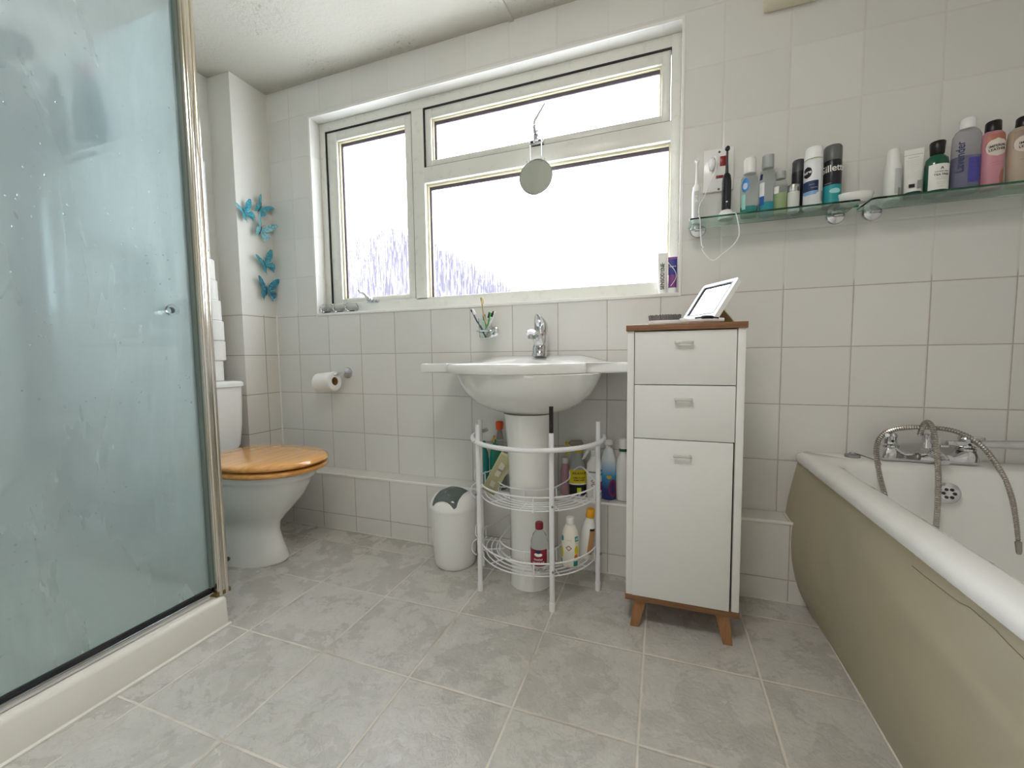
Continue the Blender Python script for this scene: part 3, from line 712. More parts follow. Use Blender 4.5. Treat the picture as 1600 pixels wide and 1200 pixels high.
# ---------------------------------------------------------------- under-basin rack
RC = (-.85, -.2)
rk = thing('storage_rack', 'white tubular wire rack with two curved shelves around the pedestal', 'storage rack', (RC[0], RC[1], 0))
legs = [(-.176, -.171, .622, 1), (-.243, .0, .612, 0), (.107, -.206, .612, 0), (.2355, -.03, .628, 0)]
for i, (x, y, h, _) in enumerate(legs):
    b = NB(); tube(b, [(x, y, .012), (x, y, h)], .0088, 14); lg = obj('leg', b, M_whitemetal, rk)
    b = NB(); tube(b, [(x, y, 0), (x, y, .03)], .0108, 14); obj('foot', b, M_wpl, lg)
    if i == 2: b = NB(); tube(b, [(x, y, h), (x, y, .70)], .0072, 14); obj('pole_extension', b, mat('black_plastic', '#1d1a1b', .4), lg)
b = NB(); tube(b, [(p[0], p[1], .558) for p in arc((0, 0), .251, 165, 375, 0, 56)], .0085, 10); obj('ring', b, M_whitemetal, rk)
def basket(z0, z1, nm):
    b = NB(); R = .226
    A0, A1 = 176, 352
    for r in (R, .206, .186, .166, .148):
        a0 = 176 if r > .15 else 190; tube(b, arc((0, 0), r, a0, 360-(a0-180)-4, z0, 40), .0024, 6)
    for a in (182, 205, 235, 270, 305, 335, 350):
        ca, sa = math.cos(math.radians(a)), math.sin(math.radians(a)); tube(b, [(R*ca, R*sa, z0-.002), (.135*ca-.0, .135*sa, z0-.002)], .0024, 6)
    o_ = obj('basket', b, M_whitemetal, rk)
    b = NB(); tube(b, arc((0, 0), R+.002, A0, A1, z1, 48), .003, 8)
    # inner guard rail around the pedestal
    inner = [(-.115, .10, z1+.012), (-.135, .03, z1)] + [(-.018+.118*math.cos(math.radians(a)), -.052+.100*math.sin(math.radians(a)), z1) for a in range(195, 350, 12)] + [(.118, .02, z1), (.105, .09, z1+.012)]
    tube(b, spline(inner, 3), .0026, 6)
    for a in (178, 282, 349): 
        ca, sa = math.cos(math.radians(a)), math.sin(math.radians(a)); tube(b, [((R+.003)*ca, (R+.003)*sa, z1+.003), ((R+.003)*ca, (R+.003)*sa, z0-.004)], .0028, 6)
    for a in (200, 275, 340):
        x = -.018+.118*math.cos(math.radians(a)); y = -.052+.100*math.sin(math.radians(a)); tube(b, [(x, y, z1), (x*1.02, y*1.02, z0)], .0024, 6)
    # end loops
    for s in (-1, 1):
        tube(b, spline([(s*.118, .10, z1+.012), (s*.15, .10, z1+.03), (s*.19, .06, z1+.012), (s*.222, .01, z1)], 4), .0024, 6)
    obj('rail', b, M_whitemetal, o_)
    for s in (-1,):
        b = NB(); tube(b, spline([(-.235, -.02, z1+.04), (-.25, -.04, z1+.02), (-.248, -.05, z1-.01), (-.236, -.06, z1-.02), (-.25, -.075, z1-.035), (-.245, -.09, z1-.06), (-.222, -.1, z1-.07)], 4), .002, 6); obj('wire_scroll', b, M_whitemetal, o_)
basket(.345, .392, 'upper'); basket(.118, .163, 'lower')
scr = obj('screw', ball(NB(), (0, 0, 0), .0042, 1, 1, 1, 8), mat('zinc_screw', '#8f9092', .3, 1.0), rk)
scr.location = (legs[0][0]*1.045, legs[0][1]*1.045, .56)
for i, (x, y, h, _) in enumerate(legs):
    for z in (.56, .365, .14):
        if (i, z) == (0, .56): continue
        c_ = scr.copy(); COL.objects.link(c_); c_.parent = rk; c_.location = (x*1.045, y*1.045, z)

# ---------------------------------------------------------------- pedal-less swing bin
bn = thing('waste_bin', 'white plastic swing bin with grey translucent flap beside the rack', 'bin', (-1.212, -.213, 0))
obj('body', lathe([(.075, 0), (.082, .006), (.086, .03), (.094, .12), (.098, .22), (.099, .25), (.096, .252), (.001, .252)], 48), mat('white_bin_plastic', '#ebeae6', .3, var=.02), bn)
b = lathe([(.1015, .243), (.1025, .249), (.1015, .257), (.093, .276), (.082, .292), (.060, .306), (.03, .314), (.001, .316)], 48); obj('lid', b, mat('white_bin_plastic', '#ebeae6', .3), bn)
b = NB(); rr = []
M_flap = mat('grey_translucent_flap', '#7e8b88', .12, coat=.5)
_lp = [(0, .316), (.03, .314), (.06, .306), (.082, .292), (.093, .276), (.1015, .257)]
def lid_h(r):
    for (r0, z0), (r1, z1) in zip(_lp[:-1], _lp[1:]):
        if r0 <= r <= r1: return z0+(z1-z0)*(r-r0)/(r1-r0)
    return .257
for i in range(15):
    yy = -.086+.107*i/14; row = []
    for j in range(15):
        u = (j/14-.5)*2; wx = u*min(.056, math.sqrt(max(1e-5, .0985**2-yy*yy)))
        row.append((wx, yy, lid_h(math.hypot(wx, yy))+.0012+.004*(1-u*u)))
    rr.append(row)
rings(b, rr, closed=False)
bmesh.ops.solidify(b, geom=b.faces[:], thickness=.003)
fl = obj('flap', b, M_flap, bn); fl.rotation_euler = (0, 0, -.05)

# ---------------------------------------------------------------- tall cabinet
CBX, CBY = -.341, -.26
cb = thing('bathroom_cabinet', 'tall narrow white cabinet with two drawers, walnut top and splayed wooden legs', 'cabinet', (CBX, CBY, 0))
def cp(name, b, m, parent=None, **k):
    for v in b.verts: v.co -= Vector((CBX, CBY, 0))
    return obj(name, b, m, parent or cb, **k)
cx0, cx1, cy0, cy1 = -.502, -.180, -.400, -.118
for a in ((cx0, cx0+.020), (cx1-.020, cx1)): cp('side_panel', bx(a[0], a[1], cy0, cy1, .104, .939, .001), M_lam)
cp('back_panel', bx(cx0+.02, cx1-.02, cy1-.006, cy1, .104, .939), M_lam)
cp('gap_shade_block', bx(cx0+.02, cx1-.02, cy0+.022, cy1-.006, .104, .938), M_gap_shade)  # dark block inside, painted shade for the drawer and door gaps
cp('top', bx(cx0-.004, cx1+.004, cy0-.006, cy1, .939, .957, .0012), M_walnut)
cp('base', bx(cx0-.002, cx1+.002, cy0-.002, cy1, .086, .104, .001), M_walnut)
M_hand = mat('satin_metal_handle', '#cfcdc8', .4, .6)
def handle(z, par, dy=0):
    b = NB(); box(b, -.367, -.315, cy0-.015+dy, cy0-.010+dy, z-.0045, z+.0045, .0015); 
    for x in (-.362, -.320): box(b, x-.003, x+.003, cy0-.012+dy, cy0+.002+dy, z-.004, z+.004)
    return b
for z0, z1, zh in ((.7765, .936, .902), (.6105, .774, .733)):
    d = cp('drawer', bx(cx0+.022, cx1-.0225, cy0+.0005, cy0+.018, z0, z1, .0012), M_lam)
    cp('handle', handle(zh, d), M_hand, d)
b = bx(cx0+.0215, cx1-.025, cy0+.0005, cy0+.018, .106, .608, .0012); hb = handle(.563, None)
for q in (b, hb):
    for v in q.verts: v.co.y -= max(0, (.608-v.co.z))*.012; v.co.x -= max(0, (.608-v.co.z))*.003
d = cp('door', b, M_lam); cp('handle', hb, M_hand, d)
for sx, sy in ((-1, -1), (1, -1), (-1, 1), (1, 1)):
    tx = CBX+sx*.118; ty = CBY+(-.115 if sy < 0 else .105); fx = tx+sx*.016; fy = ty-(.016 if sy < 0 else -.012)
    b = NB(); rings(b, [[(fx-.013, fy-.011, 0), (fx+.013, fy-.011, 0), (fx+.013, fy+.011, 0), (fx-.013, fy+.011, 0)], [(tx-.019, ty-.016, .086), (tx+.019, ty-.016, .086), (tx+.019, ty+.016, .086), (tx-.019, ty+.016, .086)]])
    cp('leg', b, M_legwood, smooth=False)

# mirror and hairbrush on top
mr = thing('table_mirror', 'white framed vanity mirror tilted back on the cabinet top, reflecting the window', 'mirror', (-.345, -.2, .957))
M0 = Vector((0, 0, .010)); d1 = Vector((.53, -.848, 0)); d2 = Vector((.486, .304, .819)).normalized(); nn = d1.cross(d2).normalized()
if nn.x > 0: nn = -nn
def fr(u, v, w_=0): return tuple(M0+d1*u+d2*v+nn*w_)
def frame_rect(u0, u1, v0, v1, w0, w1, r=.008):
    pts = [(p[0], p[1]) for p in rrect(u0, u1, v0, v1, r, 0, 4)]
    return [[fr(a, c, w0) for a, c in pts], [fr(a, c, w1) for a, c in pts]]
MW, MH = .162, .158
b = NB(); rings(b, frame_rect(0, MW, 0, MH, -.012, -.002)); obj('back', b, M_wpl, mr)
b = NB(); o1 = [(p[0], p[1]) for p in rrect(0, MW, 0, MH, .010, 0, 5)]; i1 = [(p[0], p[1]) for p in rrect(.016, MW-.016, .028, MH-.014, .003, 0, 5)]
rings(b, [[fr(a, c, -.002) for a, c in o1], [fr(a, c, .003) for a, c in o1], [fr(a, c, .004) for a, c in i1], [fr(a, c, -.002) for a, c in i1]], False, False); obj('frame', b, M_wpl, mr)
b = NB(); rings(b, frame_rect(.016, MW-.016, .028, MH-.014, -.002, .0005, .002)); obj('mirror_glass', b, mat('mirror_silver', '#eef0f0', .015, 1.0, var=0), mr, smooth=False)
b = NB(); o2 = [(p[0], p[1]) for p in rrect(.014, MW-.014, .026, MH-.012, .003, 0, 5)]; i2 = [(p[0], p[1]) for p in rrect(.018, MW-.018, .030, MH-.016, .002, 0, 5)]
rings(b, [[fr(a, c, .0035) for a, c in o2], [fr(a, c, .0045) for a, c in o2], [fr(a, c, .0045) for a, c in i2], [fr(a, c, .0) for a, c in i2]], False, False); obj('inner_rim', b, mat('dark_grey_rim', '#55565a', .4), mr)
b = NB(); pA = M0+d1*.05+d2*.075-nn*.012; pB = M0+d1*.12+d2*.075-nn*.012; q1 = Vector((pA.x+.055, pA.y+.035, 0)); q2 = Vector((pB.x+.055, pB.y+.035, 0))
rings(b, [[tuple(pA), tuple(pB), tuple(q2), tuple(q1)], [tuple(pA+Vector((.003, .002, 0))), tuple(pB+Vector((.003, .002, 0))), tuple(q2+Vector((.004, .003, 0))), tuple(q1+Vector((.004, .003, 0)))]]); obj('stand', b, mat('yellowed_plastic', '#cdb98a', .4), mr, smooth=False)
hbz = .957
hb_ = thing('hairbrush', 'white hairbrush with black bristles lying on the cabinet top', 'hairbrush', (-.395, -.35, hbz))
b = NB(); pts = []
for i in range(28):
    a = 2*PI*i/28; pts.append((.048*math.cos(a), .022*math.sin(a)))
rings(b, [[(x, y, .004) for x, y in pts], [(x*1.03, y*1.03, .008) for x, y in pts], [(x, y, .014) for x, y in pts]])
tube(b, spline([(.04, 0, .010), (.08, .0, .011), (.13, .004, .012), (.165, .008, .010)]), [.009, .006, .0075, .006], 10); obj('body', b, M_wpl, hb_)
b = NB(); tube(b, spline([(.085, -.006, .018), (.12, -.004, .020), (.15, -.002, .016)]), [.002, .0045, .002], 8); obj('grip', b, M_bk, hb_)
b = NB()
for i in range(24):
    for j in range(6):
        x = -.044+i*.0038; y = -.017+j*.0068+(i % 2)*.003
        if (x/.046)**2+(y/.021)**2 < 1: tube(b, [(x, y, .013), (x*1.06, y*1.15, .029+.003*random.random())], .0013, 4)
br = obj('bristles', b, M_bk, hb_)

# ---------------------------------------------------------------- bath
bt = thing('bathtub', 'white acrylic bath with cream side panel along the right wall', 'bathtub', (.42, -.86, 0))
def bp_(name, b, m, parent=None, **k):
    for v in b.verts: v.co -= Vector((.42, -.86, 0))
    return obj(name, b, m, parent or bt, **k)
b = NB(); TX0, TX1, TY0, TY1 = .052, .782, -1.715, -.002
K = 10
rr = [rrect(TX0+.012, TX1, TY0, TY1, .012, .484, K), rrect(TX0, TX1, TY0, TY1, .015, .484, K), rrect(TX0-.002, TX1, TY0, TY1, .018, .498, K), rrect(TX0+.004, TX1, TY0+.004, TY1, .02, .509, K), rrect(TX0+.016, TX1, TY0+.014, TY1, .025, .5145, K),
      rrect(TX0+.062, TX1-.055, TY0+.08, TY1-.098, .10, .5145, K), rrect(TX0+.078, TX1-.068, TY0+.095, TY1-.112, .10, .508, K), rrect(TX0+.090, TX1-.078, TY0+.11, TY1-.122, .105, .49, K),
      rrect(TX0+.105, TX1-.09, TY0+.16, TY1-.136, .11, .40, K), rrect(TX0+.125, TX1-.105, TY0+.24, TY1-.155, .12, .25, K), rrect(TX0+.15, TX1-.13, TY0+.33, TY1-.18, .12, .14, K), rrect(TX0+.19, TX1-.17, TY0+.40, TY1-.22, .10, .115, K), rrect(TX0+.3, TX1-.28, TY0+.6, TY1-.4, .05, .11, K)]
rings(b, rr, False, True); bp_('tub', b, M_ceramic, ang=60)
# bowed side panel
b = NB(); g0 = []; 
nz, ny = 16, 40
for k in range(nz+1):
    z = .003+(.484-.003)*k/nz; row = []
    for j in range(ny+1):
        y = TY0+(-.004-TY0)*j/ny if True else 0
        bow = -.040*math.sin(PI*(z/.484)**.75)*math.exp(-((y+.08)/.22)**2) - .010*math.sin(PI*z/.484)
        lean = .078-(.078-.062)*(z/.484)
        dent = .004*math.exp(-((z-.40-.12*(y+.75))/.02)**2)*math.exp(-((y+.85)/.18)**2)
        row.append((lean+bow+dent, y, z))
    g0.append(row)
rings(b, g0, closed=False)
bmesh.ops.solidify(b, geom=b.faces[:], thickness=-.004)
t = NT('cream_bath_panel'); n = t.noise(3, 3)
t.put(t.b.inputs['Base Color'], t.mix(t.ramp(n, .35, .7), lin('#f1e7cc'), lin('#ece4d0'))); t.b.inputs['Roughness'].default_value = .36; t.bump(t.noise(500, 2), .06, .001)
pan_ = bp_('side_panel', b, t.m, ang=60)
b = NB(); pts = []
for (y, z) in ((-.728, .452), (-.76, .4525), (-.795, .454), (-.83, .4555), (-.864, .458), (-.887, .463), (-.91, .4625), (-.935, .462), (-.966, .457), (-.995, .454)):
    pts.append((.078-.016*(z/.484)-.010*math.sin(PI*z/.484)-.0012, y, z))
tube(b, pts, .0007, 5); bp_('crack', b, mat('dark_crack', '#8d7d5f', .8), pan_)
b = NB(); tube(b, [(.079, TY0, .004), (.079, -.11, .004)], .005, 6); bp_('floor_seal', b, mat('floor_sealant', '#dedbd2', .5))
# overflow
ov = thing('bath_overflow', 'round chrome overflow grille with dark holes inside the bath end', 'overflow', (.402, -.150, .445))
b = lathe([(.001, .0), (.030, .0), (.031, .004), (.026, .009), (.018, .010), (.001, .008)], 36); rot = Matrix.Rotation(math.radians(84), 3, 'X')
for v in b.verts: v.co = rot @ v.co
obj('plate', b, M_chrome, ov)
b = NB()
for i in range(6):
    a = i*PI/3
    h = lathe([(.0045, .0085), (.0045, .0112)], 12)
    for v in h.verts: v.co = rot @ (v.co+Vector((.013*math.cos(a), .013*math.sin(a), 0)))
    obj('hole', h, M_gasket, ov)
b.free()
# plug on the rim with its chain
pg = thing('bath_plug', 'grey bath plug on a thin chain, lying on the bath rim corner', 'plug', (.205, -.045, .5145))
obj('disc', lathe([(.001, 0), (.021, 0), (.022, .004), (.020, .008), (.001, .009)], 28), mat('grey_plug', '#8d8e8c', .35), pg)
b = NB(); tube(b, [(.008*math.cos(i*PI/8), .008*math.sin(i*PI/8)*.4, .012+.004*abs(math.sin(i*PI/8))) for i in range(16)], .0015, 6, closed=True); obj('pull_ring', b, M_chrome, pg)
b = NB(); tube(b, spline([(.010, 0, .012), (.025, -.01, .008), (.042, -.035, .004), (.050, -.062, .002), (.056, -.080, -.05), (.058, -.088, -.10)]), .0014, 6); obj('chain', b, mat('dark_chain', '#6f6d68', .35, 1.0), pg)
# mixer
mx = thing('bath_mixer', 'chrome bath shower mixer tap with two handles on the bath rim', 'tap', (.39, -.062, .5145))
b = NB(); prf = [(-.118, .020, .030), (-.108, .027, .050), (-.085, .026, .052), (-.06, .018, .030), (-.03, .022, .034), (0, .028, .040), (.03, .022, .034), (.06, .018, .030), (.085, .026, .052), (.108, .027, .050), (.118, .020, .030)]
rr = []
for x, hy, hz in prf: rr.append([(x, hy*math.copysign(abs(math.cos(a))**.6, math.cos(a)), hz/2+hz/2*math.copysign(abs(math.sin(a))**.6, math.sin(a))) for a in [2*PI*i/24 for i in range(24)]])
rings(b, rr); obj('body', b, M_chrome, mx, ang=50)
for s in (-1, 1):
    b = lathe([(.024, .046), (.024, .052), (.019, .056), (.017, .075), (.020, .082), (.016, .090), (.001, .092)], 28)
    tube(b, [(0, 0, .080), (s*.012, -.020, .086), (s*.022, -.036, .088)], [.008, .007, .006], 10)
    for v in b.verts: v.co.x += s*.094
    hd = obj('handle', b, M_chrome, mx)
    dt = ball(NB(), (s*.094, -.019, .066), .004, 1, .4, 1, 8); obj('index_mark', dt, M_gasket, hd)
b = NB(); tube(b, spline([(0, 0, .03), (0, -.03, .038), (0, -.07, .034), (0, -.092, .022)]), [.020, .018, .015, .013], 20, flat=.8); obj('spout', b, M_chrome, mx)
b = lathe([(.014, .036), (.014, .060), (.010, .066), (.010, .085), (.013, .090), (.001, .094)], 24); obj('diverter', b, M_chrome, mx)
b = NB(); box(b, .018, .030, -.008, .008, .06, .084, .003); box(b, .028, .05, -.012, .012, .052, .060, .003); obj('cradle', b, M_chrome, mx)
def hosepath(pts, k=14):
    P = spline(pts, k); L_ = [0]
    for a, c in zip(P[:-1], P[1:]): L_.append(L_[-1]+(c-a).length)
    tot = L_[-1]; n = int(tot/.0034); out = []; R_ = []; j = 0
    for i in range(n):
        s = tot*i/(n-1)
        while j < len(L_)-2 and L_[j+1] < s: j += 1
        f_ = (s-L_[j])/max(1e-9, L_[j+1]-L_[j]); out.append(P[j].lerp(P[j+1], f_)); R_.append(.0080 if i % 2 else .0062)
    return out, R_
hs = thing('shower_hose', 'ribbed chrome shower hose looped over the bath mixer, loose end hanging', 'hose', (.39, -.062, .5145))
pts = [(.375, -.055, .600), (.374, -.072, .634), (.372, -.100, .648), (.370, -.130, .632), (.371, -.150, .575), (.375, -.158, .50), (.374, -.165, .42), (.362, -.185, .33), (.33, -.22, .25), (.285, -.23, .24), (.262, -.20, .33), (.252, -.15, .43), (.246, -.12, .50), (.25, -.095, .565), (.275, -.078, .604), (.33, -.062, .622), (.40, -.060, .626), (.46, -.068, .616), (.505, -.088, .582), (.535, -.112, .52), (.553, -.130, .45), (.562, -.138, .38), (.566, -.145, .315)]
P_, R_ = hosepath(pts); b = NB(); tube(b, [Vector(p)-Vector((.39, -.062, .5145)) for p in P_], R_, 10); obj('ribbed_tube', b, M_steel, hs, ang=25)
e = Vector((.566, -.145, .315))-Vector((.39, -.062, .5145)); b = NB(); tube(b, [e+Vector((0, 0, .004)), e+Vector((.001, -.001, -.026)), e+Vector((.001, -.001, -.032))], [.0095, .0095, .0085], 16); obj('end_ferrule', b, M_steel, hs)
ha = thing('shower_handset', 'chrome shower handset lying in the mixer cradle, pointing along the wall', 'shower handset', (.47, -.07, .585))
b = NB(); tube(b, spline([(-.035, 0, -.004), (0, 0, -.004), (.06, 0, -.002), (.12, -.002, 0), (.17, -.004, .003)]), [.0085, .010, .012, .013, .015], 16); obj('handle', b, M_chrome, ha)
b = lathe([(.001, .018), (.016, .016), (.034, .004), (.036, -.006), (.033, -.010), (.001, -.009)], 32)
for v in b.verts: v.co = Matrix.Rotation(math.radians(65), 3, 'X') @ v.co + Vector((.20, -.006, .005))
obj('spray_head', b, M_chrome, ha)

# ---------------------------------------------------------------- glass shelves
t = NT('green_edged_glass'); t.b.inputs['Base Color'].default_value = lin('#e8f7f1'); t.b.inputs['Roughness'].default_value = .03; t.b.inputs['Transmission Weight'].default_value = 1.0; t.b.inputs['IOR'].default_value = 1.45
va = t.add('ShaderNodeVolumeAbsorption'); va.inputs[0].default_value = lin('#4fdcb8'); va.inputs[1].default_value = 16.0; t.t.links.new(va.outputs[0], t.out.inputs['Volume'])
n = t.noise(40, 2); t.put(t.b.inputs['Roughness'], t.ramp(n, 0, 1, .02, .06)); M_shelf = t.m
SZ = 1.3375
def disc(x):
    b = lathe([(.001, .001), (.026, .001), (.027, .005), (.024, .010), (.012, .014), (.001, .015)], 36)
    for v in b.verts: v.co = Vector((v.co.x, -v.co.z, v.co.y))
    box(b, -.012, .012, -.034, -.012, -.006, .0, .002)
    for v in b.verts: v.co += Vector((x, 0, -.008))
    return b
for lab, x0, x1, ds in (('clear glass wall shelf carrying the electric toothbrushes and mouthwash', -.316, .172, (-.281, .143)), ('clear glass wall shelf above the bath, carrying the shampoo bottles', .198, .775, (.243, .66))):
    s = thing('glass_shelf', lab, 'shelf', ((x0+x1)/2, 0, SZ-.006), group='glass shelves on the wall'); c = (x0+x1)/2
    b = NB(); prism(b, [(p[0], p[1]) for p in rrect(x0-c, x1-c, -.122, -.004, .012, 0, 5)], 0, .006); obj('glass', b, M_shelf, s, ang=30)
    for x in ds: obj('support_disc', disc(x-c), M_chrome, s)
# sockets and upper box
sk = thing('shaver_socket', 'white wall socket with red switch behind the electric toothbrushes', 'socket', (-.215, 0, 1.53))
b = bx(-.052, .048, -.010, 0, -.075, .075, .003); obj('plate', b, M_wpl, sk)
M_red = mat('red_switch', '#8e1c26', .3)
obj('switch', bx(.002, .026, -.014, -.008, .012, .045, .001), M_red, sk)
obj('indicator', bx(-.010, .014, -.012, -.008, -.030, -.020, .001), M_red, sk)
for z in (.062, -.068): obj('screw', ball(NB(), (.0, -.010, z), .004, 1, .4, 1, 8), mat('dark_screw', '#55504a', .5), sk)
pgk = thing('white_plug', 'small white charger plug in the wall socket', 'plug', (-.238, -.012, 1.55)); 
b = NB(); ball(b, (0, -.008, 0), .016, .8, .9, 1.4, 16); obj('body', b, M_wpl, pgk)
b = NB(); tube(b, spline([(0, -.022, .012), (.008, -.03, .014), (.010, -.032, -.02), (-.012, -.035, -.08), (-.03, -.06, -.13), (-.046, -.085, -.165), (-.050, -.095, -.195)]), .0017, 6); obj('cable', b, M_wpl, pgk)
o = tag(obj('electrical_box', bx(-.088, .068, -.075, 0, 2.03, 2.14, .008), mat('aged_cream_plastic', '#e4dcc4', .4)), 'cream plastic box mounted high on the tiled wall', 'box')

# ---------------------------------------------------------------- bottle kit
def band(name, prof_r, z0, z1, a0, a1, m, parent, sx=1.0, sy=1.0, lift=.0007, shape=None, n=24, k=10):
    """label wrapped on the body: angle 0 faces the camera side (-y)"""
    b = NB(); rr = []
    for i in range(k+1):
        z = z0+(z1-z0)*i/k; row = []
        for j in range(n+1):
            f_ = j/n; lo, hi = a0, a1
            if shape: 
                c = (a0+a1)/2; hw = (a1-a0)/2*shape(i/k); lo, hi = c-hw, c+hw
            a = math.radians(lo+(hi-lo)*f_); r = prof_r(z)+lift
            row.append((r*math.sin(a)*sx, -r*math.cos(a)*sy, z))
        rr.append(row)
    rings(b, rr, closed=False)
    bmesh.ops.remove_doubles(b, verts=b.verts, dist=1e-5)
    return obj(name, b, m, parent, ang=80)
def interp(prof):
    def f_(z):
        for (r0, z0), (r1, z1) in zip(prof[:-1], prof[1:]):
            if z0 <= z <= z1 and z1 > z0: return r0+(r1-r0)*(z-z0)/(z1-z0)
        return prof[0][0] if z < prof[0][1] else prof[-1][0]
    return f_
def bottle(name, label, cat, loc, body, cap, mbody, mcap, sx=1.0, sy=1.0, rot=0.0, tilt=(0, 0), group=None, liquid=None, bands=(), texts=(), csx=None):
    q = thing(name, label, cat, loc, (tilt[0], tilt[1], rot), group)
    obj('body', lathe(body, 36, sx, sy), mbody, q, ang=50)
    if cap: obj('cap', lathe(cap, 28, csx or 1.0, csx or 1.0), mcap, q)
    f_ = interp(body)
    if liquid:
        zt, ml = liquid; pr = [(max(.001, r-.0012), z+.001) for r, z in body if z < zt]+[(f_(zt)-.0012, zt)]
        obj('liquid', lathe(pr, 32, sx, sy), ml, q)
    for bd in bands:
        z0, z1, a0, a1, m = bd[:5]; shp = bd[5] if len(bd) > 5 else None
        lf = bd[6] if len(bd) > 6 else .0007
        band('label', f_, z0, z1, a0, a1, m, q, sx, sy, lf, shp)
    if texts and isinstance(texts[0], list): texts = (texts,)
    for tx in texts:
        items, m = tx
        def place(u, v, w_, f_=f_):
            r = f_(v)+.0016+w_; a = u/max(.005, f_(v)*(sx+sy)/2); return (r*math.sin(a)*sx, -r*math.cos(a)*sy, v)
        text_on(q, items, m, 'lettering', place)
    return q
oval = lambda t_: math.sqrt(max(.0, 1-(2*t_-1)**2))
M_wb = mat('white_bottle_plastic', '#e9e8e4', .3); M_white = mat('white_label', '#eceae4', .5); M_blk = mat('black_print', '#17171b', .5); M_navy = mat('navy_print', '#1d2c55', .45)
M_teal = mat('teal_print', '#2c8f86', .4); M_greyp = mat('grey_print', '#8d8f8e', .5); M_yel = mat('yellow_print', '#d8c51f', .4); M_blkcap = mat('black_cap', '#131315', .3)

G1 = 'toiletries on the left glass shelf'; G2 = 'toiletries on the right glass shelf'
ZS = SZ+.0005
# electric toothbrushes
def etb(label, x, y, m, mh, dark):
    q = thing('electric_toothbrush', label, 'electric toothbrush', (x, y, ZS), group='electric toothbrushes on the left shelf')
    if dark:
        obj('charger_base', lathe([(.001, 0), (.024, 0), (.025, .006), (.022, .018), (.017, .026), (.001, .027)], 28), M_wpl, q); z = .022
    else: z = .0
    obj('handle', lathe([(.013, z), (.0145, z+.01), (.0150, z+.06), (.0150, z+.10), (.0125, z+.122), (.008, z+.130), (.001, z+.131)], 28), m, q)
    obj('neck', lathe([(.0058, z+.128), (.0045, z+.15), (.0036, z+.17), (.0034, z+.20), (.003, z+.207)], 18), mh, q)
    b = NB(); ball(b, (0, -.003, z+.212), .0082, 1, .7, 1, 14); obj('brush_head', b, mh, q)
    b = NB(); tube(b, [(0, -.006, z+.212), (0, -.013, z+.212)], .0062, 12); obj('bristles', b, M_br if not dark else M_bk, q)
    f_ = lambda zz: .0153
    if not dark:
        band('control_strip', f_, z+.015, z+.105, -28, 28, mat('pale_grey_grip', '#c9cbc9', .4), q); 
        for zz in (.085, .068): obj('button', ball(NB(), (0, -.0158, z+zz), .004, 1, .3, 1.2, 12), mat('button_ivory', '#dcdacb', .4), q)
    else:
        band('control_strip', f_, z+.012, z+.11, -40, 40, mat('glossy_navy_black', '#15171f', .12, coat=.5), q); obj('button', ball(NB(), (0, -.0158, z+.03), .003, 1, .3, 1, 10), M_wpl, q)
    return q
etb('white electric toothbrush at the left end of the glass shelf', -.292, -.062, M_wpl, M_wpl, False)
e2 = etb('black electric toothbrush standing on a white charger', -.197, -.07, mat('black_brush_body', '#1b1c22', .2), M_blkcap, True)
b = NB(); tube(b, spline([(.012, -.022, .010), (.024, -.045, .0), (.030, -.055, -.03), (.036, -.048, -.07), (.022, -.035, -.10), (-.010, -.025, -.125), (-.035, -.02, -.145), (-.055, -.02, -.135), (-.075, -.02, -.105), (-.072, -.02, -.095), (-.078, -.02, -.085), (-.082, -.025, -.04), (-.086, -.055, -.012), (-.092, -.058, .004)]), .0018, 6)
obj('cable', b, M_wpl, e2)
M_clp = mat('clear_bottle_plastic', '#f3f8f9', .05, trans=.96, var=0, ior=1.1)
def liq(nm, c): return mat(nm, c, .1, trans=.1, var=.02, ior=1.2)
mwp = [(.001, 0), (.022, 0), (.025, .004), (.0262, .05), (.0262, .10), (.024, .125), (.017, .136), (.0155, .140)]
bottle('mouthwash_bottle', 'clear mouthwash bottle with white cap and blue oval label, teal liquid low inside', 'mouthwash', (-.126, -.066, ZS), mwp, [(.0165, .139), (.019, .141), (.0185, .188), (.016, .192), (.001, .193)], M_clp, M_wb, 1.05, .8, group=G1,
       liquid=(.030, liq('teal_liquid', '#2f9d96')), bands=((.075, .125, -62, -6, mat('bright_blue_label', '#2f7fc4', .4), oval), (.085, .108, -50, -18, mat('pale_lilac_swoosh', '#c9d6ef', .4), oval, .0012), (.02, .07, -60, -30, mat('mint_label', '#9fd6cd', .4))))
mwp2 = [(.001, 0), (.022, 0), (.0245, .004), (.025, .05), (.025, .11), (.022, .14), (.017, .150), (.015, .155)]
bottle('mouthwash_bottle', 'tall clear mouthwash bottle with frosted cap and bright turquoise liquid', 'mouthwash', (-.070, -.055, ZS), mwp2, [(.016, .154), (.018, .157), (.0175, .196), (.001, .200)], M_clp, mat('frosted_cap', '#c8ccc9', .3, trans=.4), 1.0, .8, group=G1,
       liquid=(.040, liq('turquoise_liquid', '#2fb3bf')), bands=((.05, .105, -70, -28, M_white), (.03, .06, -70, -28, mat('royal_blue_label', '#2a57a5', .4), None, .0012), (.115, .135, -75, -45, M_navy)))
bottle('mouthwash_bottle', 'short clear bottle half full of pale green liquid beside the turquoise one', 'mouthwash', (-.033, -.060, ZS), [(.001, 0), (.018, 0), (.020, .004), (.0205, .06), (.020, .09), (.016, .105), (.0125, .112)], [(.0135, .111), (.015, .113), (.0145, .135), (.001, .138)], M_clp, mat('frosted_cap', '#c8ccc9', .3, trans=.4), 1.05, .85, group=G1,
       liquid=(.064, liq('pale_green_liquid', '#b7c691')), bands=((.062, .085, -60, -20, M_white),))
